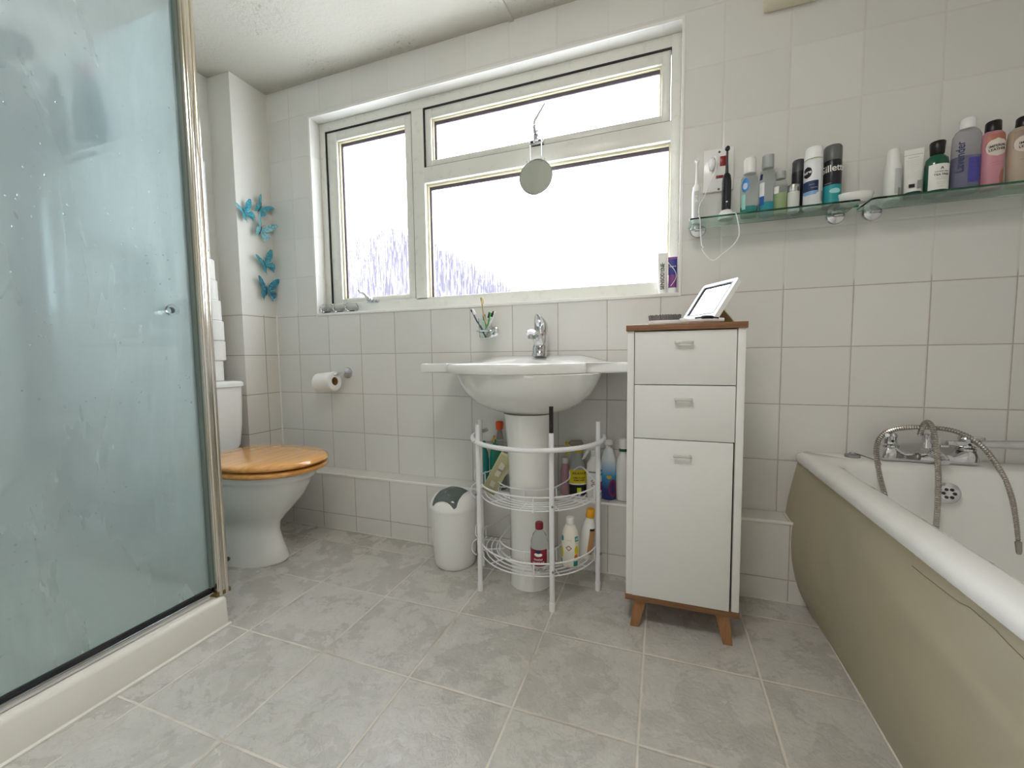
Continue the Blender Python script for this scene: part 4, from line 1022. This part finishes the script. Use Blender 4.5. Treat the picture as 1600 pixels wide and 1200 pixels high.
bottle('aerosol_can', 'small silver-capped white can between the green mouthwash and shaving foam', 'can', (.004, -.068, ZS), [(.001, 0), (.0165, 0), (.0175, .003), (.0175, .062)], [(.0178, .060), (.0182, .064), (.018, .082), (.012, .086), (.001, .087)], mat('satin_white_can', '#dcdcd6', .35), mat('satin_silver', '#b9bab9', .25, 1.0), group=G1)
fz = [(.001, 0), (.024, 0), (.0262, .003), (.0262, .146), (.023, .152)]
bottle('shaving_foam_can', 'white shaving gel can with green ring, navy wave and white cap', 'can', (.053, -.084, ZS), fz, [(.0255, .148), (.0258, .152), (.0255, .178), (.022, .186), (.001, .188)], mat('white_gloss_can', '#e4e4e6', .25), M_wpl, group=G1,
       bands=((.146, .150, -180, 180, mat('lime_ring', '#8fae55', .4), None, .001), (.040, .078, -88, 18, M_navy), (.034, .046, -88, 24, mat('pale_blue_wave', '#7fa6cf', .4), lambda t_: .6+.4*t_, .0012), (.088, .124, -80, -22, M_blk, oval, .001), (.02, .11, 34, 52, mat('fine_grey_text', '#c2c3c4', .5)), (.012, .045, 38, 56, M_greyp, None, .0012)),
       texts=(([('Sure', .015, -.025, .106, .1, 1)], M_white), ([('——', .007, -.010, .066, 0, 1), ('———', .006, -.004, .056, 0, 1)], M_white)))
bottle('deodorant_can', 'dark narrow can half hidden to the left behind the white shaving can', 'can', (.022, -.045, ZS), [(.001, 0), (.018, 0), (.019, .003), (.019, .13)], [(.0185, .13), (.0185, .165), (.015, .170), (.001, .171)], mat('black_can', '#22242b', .3), mat('dark_grey_cap', '#4a4c4e', .35), group=G1)
bottle('shaving_foam_can', 'black and teal shaving foam can with smoky cap', 'can', (.108, -.072, ZS), [(.001, 0), (.023, 0), (.0252, .003), (.0252, .135), (.0235, .142)], [(.0245, .140), (.025, .143), (.0248, .182), (.021, .188), (.001, .189)], mat('black_can', '#22242b', .3), mat('smoky_grey_cap', '#6d6f70', .3, trans=.2), group=G1,
       bands=((.003, .062, -180, 180, mat('teal_can_base', '#2a969c', .3)), (.034, .050, -30, 40, mat('pale_teal_wave', '#9fd6d2', .4), oval, .0012)), texts=(([('Gillette', .030, -.006, .112, .05, .85)], M_white), ([('———', .006, -.018, .067, 0, 1)], M_white)))
# soap dish bridging the two shelves
sd = thing('soap_dish', 'white oval soap dish with soap bar where the two glass shelves meet', 'soap dish', (.165, -.078, ZS+.0005), group=None)
b = NB(); rr = []
for z, s, in ((0, .7), (.004, .9), (.014, 1.0), (.016, .97), (.008, .8), (.006, .1)): rr.append([(.052*s*math.cos(2*PI*i/32), .036*s*math.sin(2*PI*i/32), z*1.7) for i in range(32)])
rings(b, rr); obj('dish', b, M_ceramic, sd)
q = tag(obj('soap_bar', bx(-.024, .024, -.015, .015, 0, .016, .006, 3), mat('white_soap', '#ecebe2', .4), loc=(.152, -.07, ZS+.018), rot=(0, .08, .2)), 'worn white soap bar lying in the soap dish', 'soap')
q = tag(obj('soap_box', bx(-.02, .02, -.003, .003, 0, .018, .001), mat('bright_green_card', '#2f9c6c', .4), loc=(.176, -.034, ZS), rot=(0, 0, .1)), 'green card packet standing behind the soap dish', 'packet')
# right shelf
bottle('spray_bottle', 'slim white pump bottle with fine grey print at the left of the second shelf', 'bottle', (.265, -.070, ZS), [(.001, 0), (.019, 0), (.0205, .003), (.0215, .07), (.020, .10), (.016, .118), (.0155, .124)], [(.0155, .122), (.0158, .126), (.0150, .148), (.013, .151), (.001, .152)], M_wb, M_wb, group=G2,
       bands=((.012, .088, -5, 46, mat('fine_grey_text', '#c2c3c4', .5)), (.006, .03, 20, 44, M_greyp, None, .0012)))
tq = thing('cream_tube', 'flat white squeeze tube standing on its dark green cap', 'tube', (.316, -.072, ZS), (0, 0, -.15), G2)
def tubebody(w_, d_, h, z0): 
    b = NB(); rr = []
    for i in range(9):
        f_ = i/8; rr.append([(w_*(.9+.12*f_)*math.cos(a), d_*(1-.93*f_)*math.sin(a), z0+h*f_) for a in [2*PI*k/28 for k in range(28)]])
    return rings(b, rr)
obj('tube', tubebody(.023, .015, .130, .014), M_white, tq); b = lathe([(.001, 0), (.021, 0), (.022, .012), (.019, .016)], 28, 1, .75); obj('cap', b, mat('dark_green_cap', '#123c30', .3), tq)
def place_t(u, v, w_): return (u, -.0155*(1-.93*(v-.014)/.13)*math.sqrt(max(.05, 1-(u/.026)**2))-.0008-w_, v)
text_on(tq, [('—— ——————', .0055, -.004, .127, 0, 1), ('_______________', .0055, -.002, .120, 0, .6)], M_blk, 'lettering', place_t)
text_on(tq, [('—— — ——— —— ———— —', .0025, 0, .110-.005*i, 0, 1) for i in range(12)], M_greyp, 'lettering', place_t)
b = bx(-.014, .0, -.0175, -.016, .026, .036, .0005); obj('emblem', b, M_blk, tq)
b = bx(.006, .016, -.0172, -.0158, .022, .045, .0005); obj('barcode', b, M_greyp, tq)
M_gb = mat('dark_green_glass', '#17563d', .15, coat=.4)
bottle('body_wash_bottle', 'dark green round bottle with black cap and large white label', 'bottle', (.368, -.077, ZS), [(.001, 0), (.025, 0), (.0275, .003), (.0278, .085), (.0255, .102), (.017, .112), (.0125, .116)], [(.0135, .114), (.016, .117), (.018, .150), (.016, .153), (.001, .154)], M_gb, M_blkcap, 1.0, .85, group=G2,
       bands=((.008, .082, -58, 62, M_white),), texts=(([('THE BODY SHOP', .0038, .002, .059, 0, 1), ('TEA TREE', .0075, .002, .050, 0, 1), ('—— ————', .0036, .002, .042, 0, 1), ('——— ——', .0036, .002, .037, 0, 1), ('—— —— ———', .0026, .002, .029, 0, 1), ('—— ——— —', .0026, .002, .024, 0, 1), ('———', .0026, .002, .016, 0, 1), ('^', .016, .002, .066, 0, 1)], M_blk),))
M_lav = mat('clear_lavender_plastic', '#d8d6dd', .08, trans=.75, var=0, ior=1.1)
bottle('bath_soak_bottle', 'tall clear bottle with white cap, half full of violet liquid', 'bottle', (.437, -.072, ZS), [(.001, 0), (.030, 0), (.0335, .004), (.0335, .13), (.032, .158), (.026, .172), (.0175, .180)], [(.0165, .178), (.0178, .181), (.0172, .205), (.014, .209), (.001, .210)], M_lav, M_wpl, 1.0, .72, group=G2,
       liquid=(.098, mat('violet_liquid', '#3c3a92', .15, trans=.15)), bands=((.02, .09, -8, 50, mat('violet_print_patch', '#4b489b', .4)),), texts=(([('Lavender', .024, -.020, .095, 1.57, 1)], M_navy), ([('—— ——— ——', .004, .012, .075-.012*i, .0, 1) for i in range(5)], M_navy)))
M_pinkb = mat('pink_bottle', '#c88a95', .3); M_beib = mat('beige_bottle', '#b9a894', .3)
for (x, mb, c2, lab, sx_) in ((.491, M_pinkb, '#b3725f', 'pink shower gel bottle with black cap and round pale label', .95), (.557, M_beib, '#9d8a78', 'beige shower gel bottle with black cap, last on the right shelf', 1.2)):
    bottle('shower_gel_bottle', lab, 'bottle', (x, -.078, ZS), [(.001, 0), (.022, 0), (.0255, .004), (.0275, .07), (.0285, .12), (.026, .148), (.018, .158)], [(.0165, .156), (.017, .160), (.0165, .184), (.014, .187), (.001, .188)], mb, M_blkcap, sx_, .8, group=G2,
       bands=((.100, .150, -55, 55, mat('upper_tone'+c2[1:], c2, .35), None, .0004), (.083, .133, -52, 52, mat('pale_round_label', '#dccfc4', .5), oval, .0010), (.0, .05, 20, 70, mat('ring_tone'+c2[1:], c2, .35), oval, .0005)), texts=(([('IMPERIAL', .0095, 0, .111, .12, .85), ('LEATHER', .0095, 0, .101, .12, .85)], M_blk), ([('——— ———', .004, 0, .066, .1, 1), ('—— ——', .004, 0, .059, .1, 1)], mat('brown_print', '#7b5a4c', .5))))

# ---------------------------------------------------------------- toothpaste on the sill
for (x, wd, h, z0m, lab, mt, mc, txts, bands_) in (
    (-.402, .0185, .145, .014, 'tall white toothpaste tube in the window corner', M_white, M_wpl, ([('SENSODYNE', .020, -.001, .066, 1.57, .9)], [('.', .01, .008, .1, 0, 1)]), None),
    (-.366, .0165, .118, .022, 'shorter purple and blue toothpaste tube against the reveal', mat('purple_tube', '#7a3f80', .3), M_wpl, ([('Oral-B', .0085, 0, .103, .0, 1)], []), 1)):
    q = thing('toothpaste_tube', lab, 'toothpaste', (x, .030, WZ0+.0045), (0, 0, 0), 'toothpaste tubes on the window sill')
    obj('tube', tubebody(wd, .013, h, z0m), mt, q); obj('cap', lathe([(.001, 0), (wd*.88, 0), (wd*.92, z0m*.9), (wd*.85, z0m+.002)], 28, 1, .72), mc, q)
    pf = lambda u, v, w_, wd=wd, h=h, z0m=z0m: (u, -.0135*(1-.93*max(0, (v-z0m))/h)*math.sqrt(max(.05, 1-(u/(wd*1.1))**2))-.0009-w_, v)
    if bands_:
        b = NB(); rr = []
        for i in range(9):
            v = z0m+h*(.42+.50*i/8); rr.append([pf(wd*.98*(j/6-1), v, -.0006) for j in range(13)])
        rings(b, rr, closed=False); obj('label', b, mat('blue_violet', '#2d3184', .3), q)
        b = NB(); rr = []
        for i in range(9):
            v = z0m+h*(.05+.85*i/8); u = -.008+.02*math.sin(i*.5); rr.append([pf(u, v, -.0002), pf(u+.0025, v, -.0002)])
        rings(b, rr, closed=False); obj('white_streak', b, M_white, q)
        text_on(q, txts[0], M_white, 'lettering', pf)
    else:
        text_on(q, txts[0], M_blk, 'lettering', pf)
        b = NB(); rr = []
        for i in range(9):
            v = z0m+h*(.5+.25*i/8); u = .010*(i/8)**.5-.014+.016*(1-i/8); rr.append([pf(u, v, -.0002), pf(u+.002, v, -.0002)])
        rings(b, rr, closed=False); obj('swoosh', b, M_teal, q)
        text_on(q, [('—————— ——— ——', .0042, .010, .06, 1.57, 1)], M_greyp, 'lettering', pf)

# ---------------------------------------------------------------- hanging mirror on the stay
hm = thing('hanging_mirror', 'small round mirror hanging by its wire from the window stay', 'mirror', (-.914, .022, 1.80))
b = NB(); tube(b, [(.025*math.cos(a), 0, -.012+.025*math.sin(a)) for a in [PI-PI*i/10 for i in range(11)]], .0022, 6)
for s in (-1, 1): tube(b, [(s*.025, 0, -.012), (s*.025, -.001, -.116), (s*.037, -.001, -.122), (s*.040, 0, -.105)], .0022, 6)
obj('wire_loop', b, M_chrome, hm)
b = lathe([(.070, -.004), (.0735, -.002), (.0735, .002), (.070, .004), (.068, .002), (.068, -.002)], 48, cap0=False, cap1=False); 
bmesh.ops.remove_doubles(b, verts=b.verts, dist=1e-6)
for v in b.verts: v.co = Vector((v.co.x, v.co.z, v.co.y-.176))
obj('rim', b, M_chrome, hm)
b = lathe([(.001, -.002), (.0695, -.002), (.0695, .002), (.001, .002)], 48)
for v in b.verts: v.co = Vector((v.co.x, v.co.z, v.co.y-.176))
obj('mirror_glass', b, mat('mirror_backing', '#b9bdb2', .25, .6), hm)

# ---------------------------------------------------------------- cleaning bottles on the ledge and rack
G3 = 'cleaning bottles under the basin'; ZL = .289
def spray(name, label, loc, body, mb, mtrig, mneck, rot=0, bands=(), texts=(), liquid=None, s=1.0, mlev=None):
    q = bottle(name, label, 'spray bottle', loc, body, None, mb, None, 1.15, .8, rot, group=G3, bands=bands, texts=texts, liquid=liquid)
    zt = body[-1][1]
    obj('collar', lathe([(.015, zt-.002), (.0165, zt), (.0165, zt+.02), (.014, zt+.022)], 24), mneck, q)
    b = NB(); rr = [[(x, y, z) for x, y, z in rrect(-.040, .022, -.010, .010, .008, zt+.022+k_*.012, 4)] for k_ in range(3)]
    rr = [[(x*sc_, y*sc_, z) for x, y, z in r] for r, sc_ in zip(rr, (.7, 1.0, .75))]
    rings(b, rr); obj('trigger_head', b, mtrig, q)
    b = NB(); tube(b, [(-.04, 0, zt+.034), (-.052, 0, zt+.034)], .0075, 12); obj('nozzle', b, mlev or mneck, q)
    b = NB(); tube(b, spline([(-.026, 0, zt+.026), (-.034, 0, zt+.010), (-.044, 0, zt-.008), (-.050, 0, zt-.016)]), [.005, .004, .003], 8, flat=1.3); obj('trigger', b, mlev or mneck, q)
    return q
kb = [(.001, 0), (.030, 0), (.034, .005), (.0345, .09), (.031, .115), (.021, .150), (.0175, .175), (.0145, .182)]
spray('limescale_spray', 'grey trigger spray bottle with yellow and black label behind the rack', (-.722, -.050, ZL), kb, mat('grey_bottle', '#a6a8a8', .3), mat('smoky_clear_trigger', '#a7a294', .2, trans=.3), mat('yellow_plastic', '#d6bf1e', .35), .35,
      bands=((.055, .112, -70, 60, mat('yellow_label', '#dcc81d', .45)), (.050, .056, -70, 60, M_white, None, .001), (.006, .050, -70, 60, M_blk), (.018, .038, -12, 12, mat('lime_square', '#c7d431', .45), None, .0013)),
      texts=(([('KILROCK', .0115, .002, .097, 0, 1), ('LIMESCALE', .0085, .000, .079, 0, 1), ('REMOVER', .0085, .000, .069, 0, 1), ], M_blk)))
hb2 = [(.001, 0), (.027, 0), (.030, .005), (.030, .11), (.027, .14), (.017, .165), (.0145, .172)]
spray('cleaner_spray', 'white trigger spray bottle with hazard diamonds beside the yellow-labelled one', (-.652, -.056, ZL), hb2, M_wb, mat('clear_white_trigger', '#d9dad6', .3), M_wb, .3,
      bands=((.105, .112, -50, 5, M_greyp), (.095, .118, 25, 60, mat('sky_blue_label', '#2b8fc0', .4)), (.035, .07, 25, 60, mat('crimson_label', '#9a2138', .4))),
      texts=(([('H', .018, .0215, .107, 0, 1)], M_white), ([('\u25c7', .016, -.008, .072, 0, 1), ('\u25c7', .016, -.008, .055, 0, 1)], mat('hazard_red', '#8f3a48', .5)), ([('—— — —— ——', .0035, -.008, .098-.006*i, 0, 1) for i in range(3)]+[('——— —— ——', .0035, -.008, .036-.006*i, 0, 1) for i in range(3)], M_greyp)))
t = NT('blue_gradient_print'); sep = t.add('ShaderNodeSeparateXYZ'); t.t.links.new(t.pos(), sep.inputs[0]); cr = t.add('ShaderNodeValToRGB'); t.put(cr.inputs[0], t.math('DIVIDE', sep.outputs[2], .19))
cr.color_ramp.elements[0].color = lin('#2c2f78'); cr.color_ramp.elements[1].color = lin('#dfe4e8'); cr.color_ramp.elements[0].position = .2; cr.color_ramp.elements[1].position = .85
e_ = cr.color_ramp.elements.new(.5); e_.color = lin('#3d9bcf'); t.t.links.new(cr.outputs[0], t.b.inputs['Base Color']); t.b.inputs['Roughness'].default_value = .3
bottle('fabric_cleaner_bottle', 'white to deep blue gradient bottle with a swirl print, next to the rack leg', 'bottle', (-.598, -.052, ZL), [(.001, 0), (.026, 0), (.0295, .005), (.030, .12), (.027, .165), (.017, .200), (.012, .205)], [(.011, .205), (.011, .215), (.018, .222), (.017, .235), (.001, .24)], t.m, M_wb, 1.0, .8, group=G3,
       bands=((.012, .085, 5, 75, mat('crimson_swirl', '#8e2340', .35), oval, .0009), (.085, .10, -10, 30, mat('gold_swirl', '#c9b13a', .4), oval, .001), (.02, .075, 15, 60, mat('violet_swirl', '#3a2a6c', .35), oval, .0012)))
bottle('cleaning_bottle', 'plain white bottle with green collar squeezed beside the cabinet', 'bottle', (-.541, -.052, ZL), [(.001, 0), (.024, 0), (.027, .005), (.0275, .13), (.024, .16), (.013, .185), (.012, .195)], [(.0165, .208), (.0168, .23), (.015, .245), (.001, .249)], M_wb, M_wb, 1.0, .8, group=G3,
       bands=((.196, .212, -180, 180, mat('dark_green_collar', '#1e5a41', .35), None, .0045),))
bottle('cleaning_bottle', 'pinkish bottle mostly hidden behind the front rack leg', 'bottle', (-.775, -.050, ZL), [(.001, 0), (.018, 0), (.020, .005), (.020, .10), (.012, .13)], [(.012, .128), (.012, .15), (.001, .152)], mat('dusty_pink', '#b58b92', .4), M_wb, group=G3)
# left side
M_tealb = mat('teal_bottle', '#2c8f88', .25)
bottle('toilet_cleaner_bottle', 'teal squeeze bottle with blue print at the outer left of the rack', 'bottle', (-1.148, -.052, ZL), [(.001, 0), (.022, 0), (.026, .005), (.026, .12), (.022, .15), (.012, .175)], [(.012, .174), (.012, .20), (.001, .202)], M_tealb, M_tealb, 1.0, .75, group=G3,
       bands=((.01, .10, -60, 20, mat('blue_teal_label', '#3f7f9e', .4)),))
bottle('disinfectant_bottle', 'dark green flat bottle behind the left rack legs', 'bottle', (-1.088, -.050, ZL), [(.001, 0), (.024, 0), (.027, .005), (.027, .13), (.024, .165), (.012, .19)], [(.012, .189), (.012, .21), (.001, .212)], mat('sea_green_bottle', '#1f8a70', .25), mat('sea_green_bottle', '#1f8a70', .25), 1.0, .7, group=G3,
       bands=((.03, .065, 10, 50, M_white),))
q = bottle('clear_spray_bottle', 'clear empty spray bottle with an orange trigger top', 'spray bottle', (-1.058, -.075, ZL), [(.001, 0), (.026, 0), (.030, .005), (.030, .12), (.022, .16), (.0145, .215), (.014, .222)], [(.015, .262), (.017, .266), (.0175, .292), (.014, .297), (.001, .298)], M_clp, mat('orange_plastic', '#dd5426', .35), 1.0, .8, group=G3, bands=((.02, .10, -80, -45, mat('faded_pink_label', '#b98f96', .4)),))
obj('neck', lathe([(.016, .22), (.017, .224), (.012, .245), (.011, .264)], 24), mat('smoky_clear', '#b8b4ae', .2, trans=.5, ior=1.1), q)
b = NB(); tube(b, [(-.022, -.006, .235), (-.026, -.010, .205)], [.0055, .0045], 8); obj('trigger', b, mat('amber_plastic', '#dd9a2c', .35), q)
bottle('cleaning_bottle', 'blue and green bottle half hidden by the pedestal on its left', 'bottle', (-.965, -.075, ZL), [(.001, 0), (.020, 0), (.023, .004), (.023, .12), (.015, .14)], [(.013, .138), (.013, .16), (.001, .162)], mat('forest_green_bottle', '#1e7a3a', .3), M_wb, 1.0, .8, group=G3,
       bands=((.075, .11, -80, 80, mat('azure_label', '#2f8fc9', .4)), (.03, .05, -80, 80, mat('dark_label', '#1c3a2a', .4))))
bk = thing('blister_pack', 'clear blister pack with yellow card leaning in the upper basket', 'packet', (-1.020, -.30, .350), (.0, .50, .25))
obj('card', bx(-.028, .028, -.002, .0, 0, .165, .001), mat('yellow_cream_card', '#d9cfa0', .5), bk)
obj('clear_cover', bx(-.026, .026, -.020, -.0022, .006, .158, .004), M_plclear, bk)
for z in (.03, .075, .105): obj('brush_refill', bx(-.010, .010, -.016, -.005, z, z+.024, .003), mat('ivory_plastic', '#e8e3cf', .4), bk)
# lower basket
M_rcap = mat('maroon_cap', '#7c1a2a', .35)
bottle('vinegar_bottle', 'clear vinegar bottle with dark red cap and red label in the lower basket', 'bottle', (-.795, -.378, .1225), [(.001, .004), (.014, 0), (.024, .003), (.030, .014), (.0305, .02), (.0305, .085), (.0295, .105), (.022, .128), (.0125, .142), (.0115, .148)], [(.0135, .147), (.0142, .150), (.0140, .166), (.012, .170), (.001, .171)], M_clp, M_rcap, group=G3,
       bands=((.026, .084, -100, 70, mat('maroon_label', '#8a2034', .4)), (.060, .073, -18, 34, M_white, oval, .001), (.070, .082, -10, 26, M_navy, oval, .0012)), texts=(([('Distilled', .0085, .004, .050, .05, 1), ('VINEGAR', .0098, .005, .038, .08, 1)], M_white)))
bottle('bleach_bottle', 'white cleaner bottle with teal and yellow label patches in the lower basket', 'bottle', (-.700, -.312, .1225), [(.001, 0), (.026, 0), (.031, .006), (.0315, .02), (.0305, .10), (.026, .125), (.016, .148), (.0145, .152)], [(.0150, .150), (.0155, .153), (.0152, .172), (.013, .175), (.001, .176)], mat('cream_white_bottle', '#e8e4d6', .35), M_wb, 1.0, .85, group=G3,
       bands=((.092, .112, -75, -38, M_teal, oval), (.095, .112, 42, 75, M_teal), (.03, .075, -78, -40, M_yel, oval), (.045, .08, 38, 70, M_yel, oval), (.03, .05, 35, 62, mat('orange_spot', '#d8643a', .4), oval, .0012), (.008, .026, 30, 62, M_teal), (.008, .028, -78, -50, M_teal)),
       texts=(([('\u25c7', .020, 0, .071, 0, 1)], mat('hazard_red', '#8f3a48', .5)), ([('—— ——— — —— ———', .0028, 0, .058-.0042*i, 0, 1) for i in range(10)]+[('———', .006, 0, .100, 0, 1)], M_greyp), ([('H', .013, .0275, .103, 0, 1)], M_white)))
bottle('bleach_bottle', 'white bottle with yellow cap leaning at the right of the lower basket', 'bottle', (-.662, -.242, .1235), [(.001, 0), (.020, 0), (.024, .006), (.0245, .10), (.022, .125), (.014, .150), (.0135, .156)], [(.0150, .155), (.0158, .158), (.0152, .185), (.013, .188), (.001, .189)], M_wb, mat('warm_yellow_cap', '#d99a1a', .35), 1.0, .8, tilt=(0, .13), group=G3,
       bands=((.02, .11, 20, 80, mat('tan_brown_label', '#b98a5a', .4)), (.11, .118, 20, 80, M_blk)))
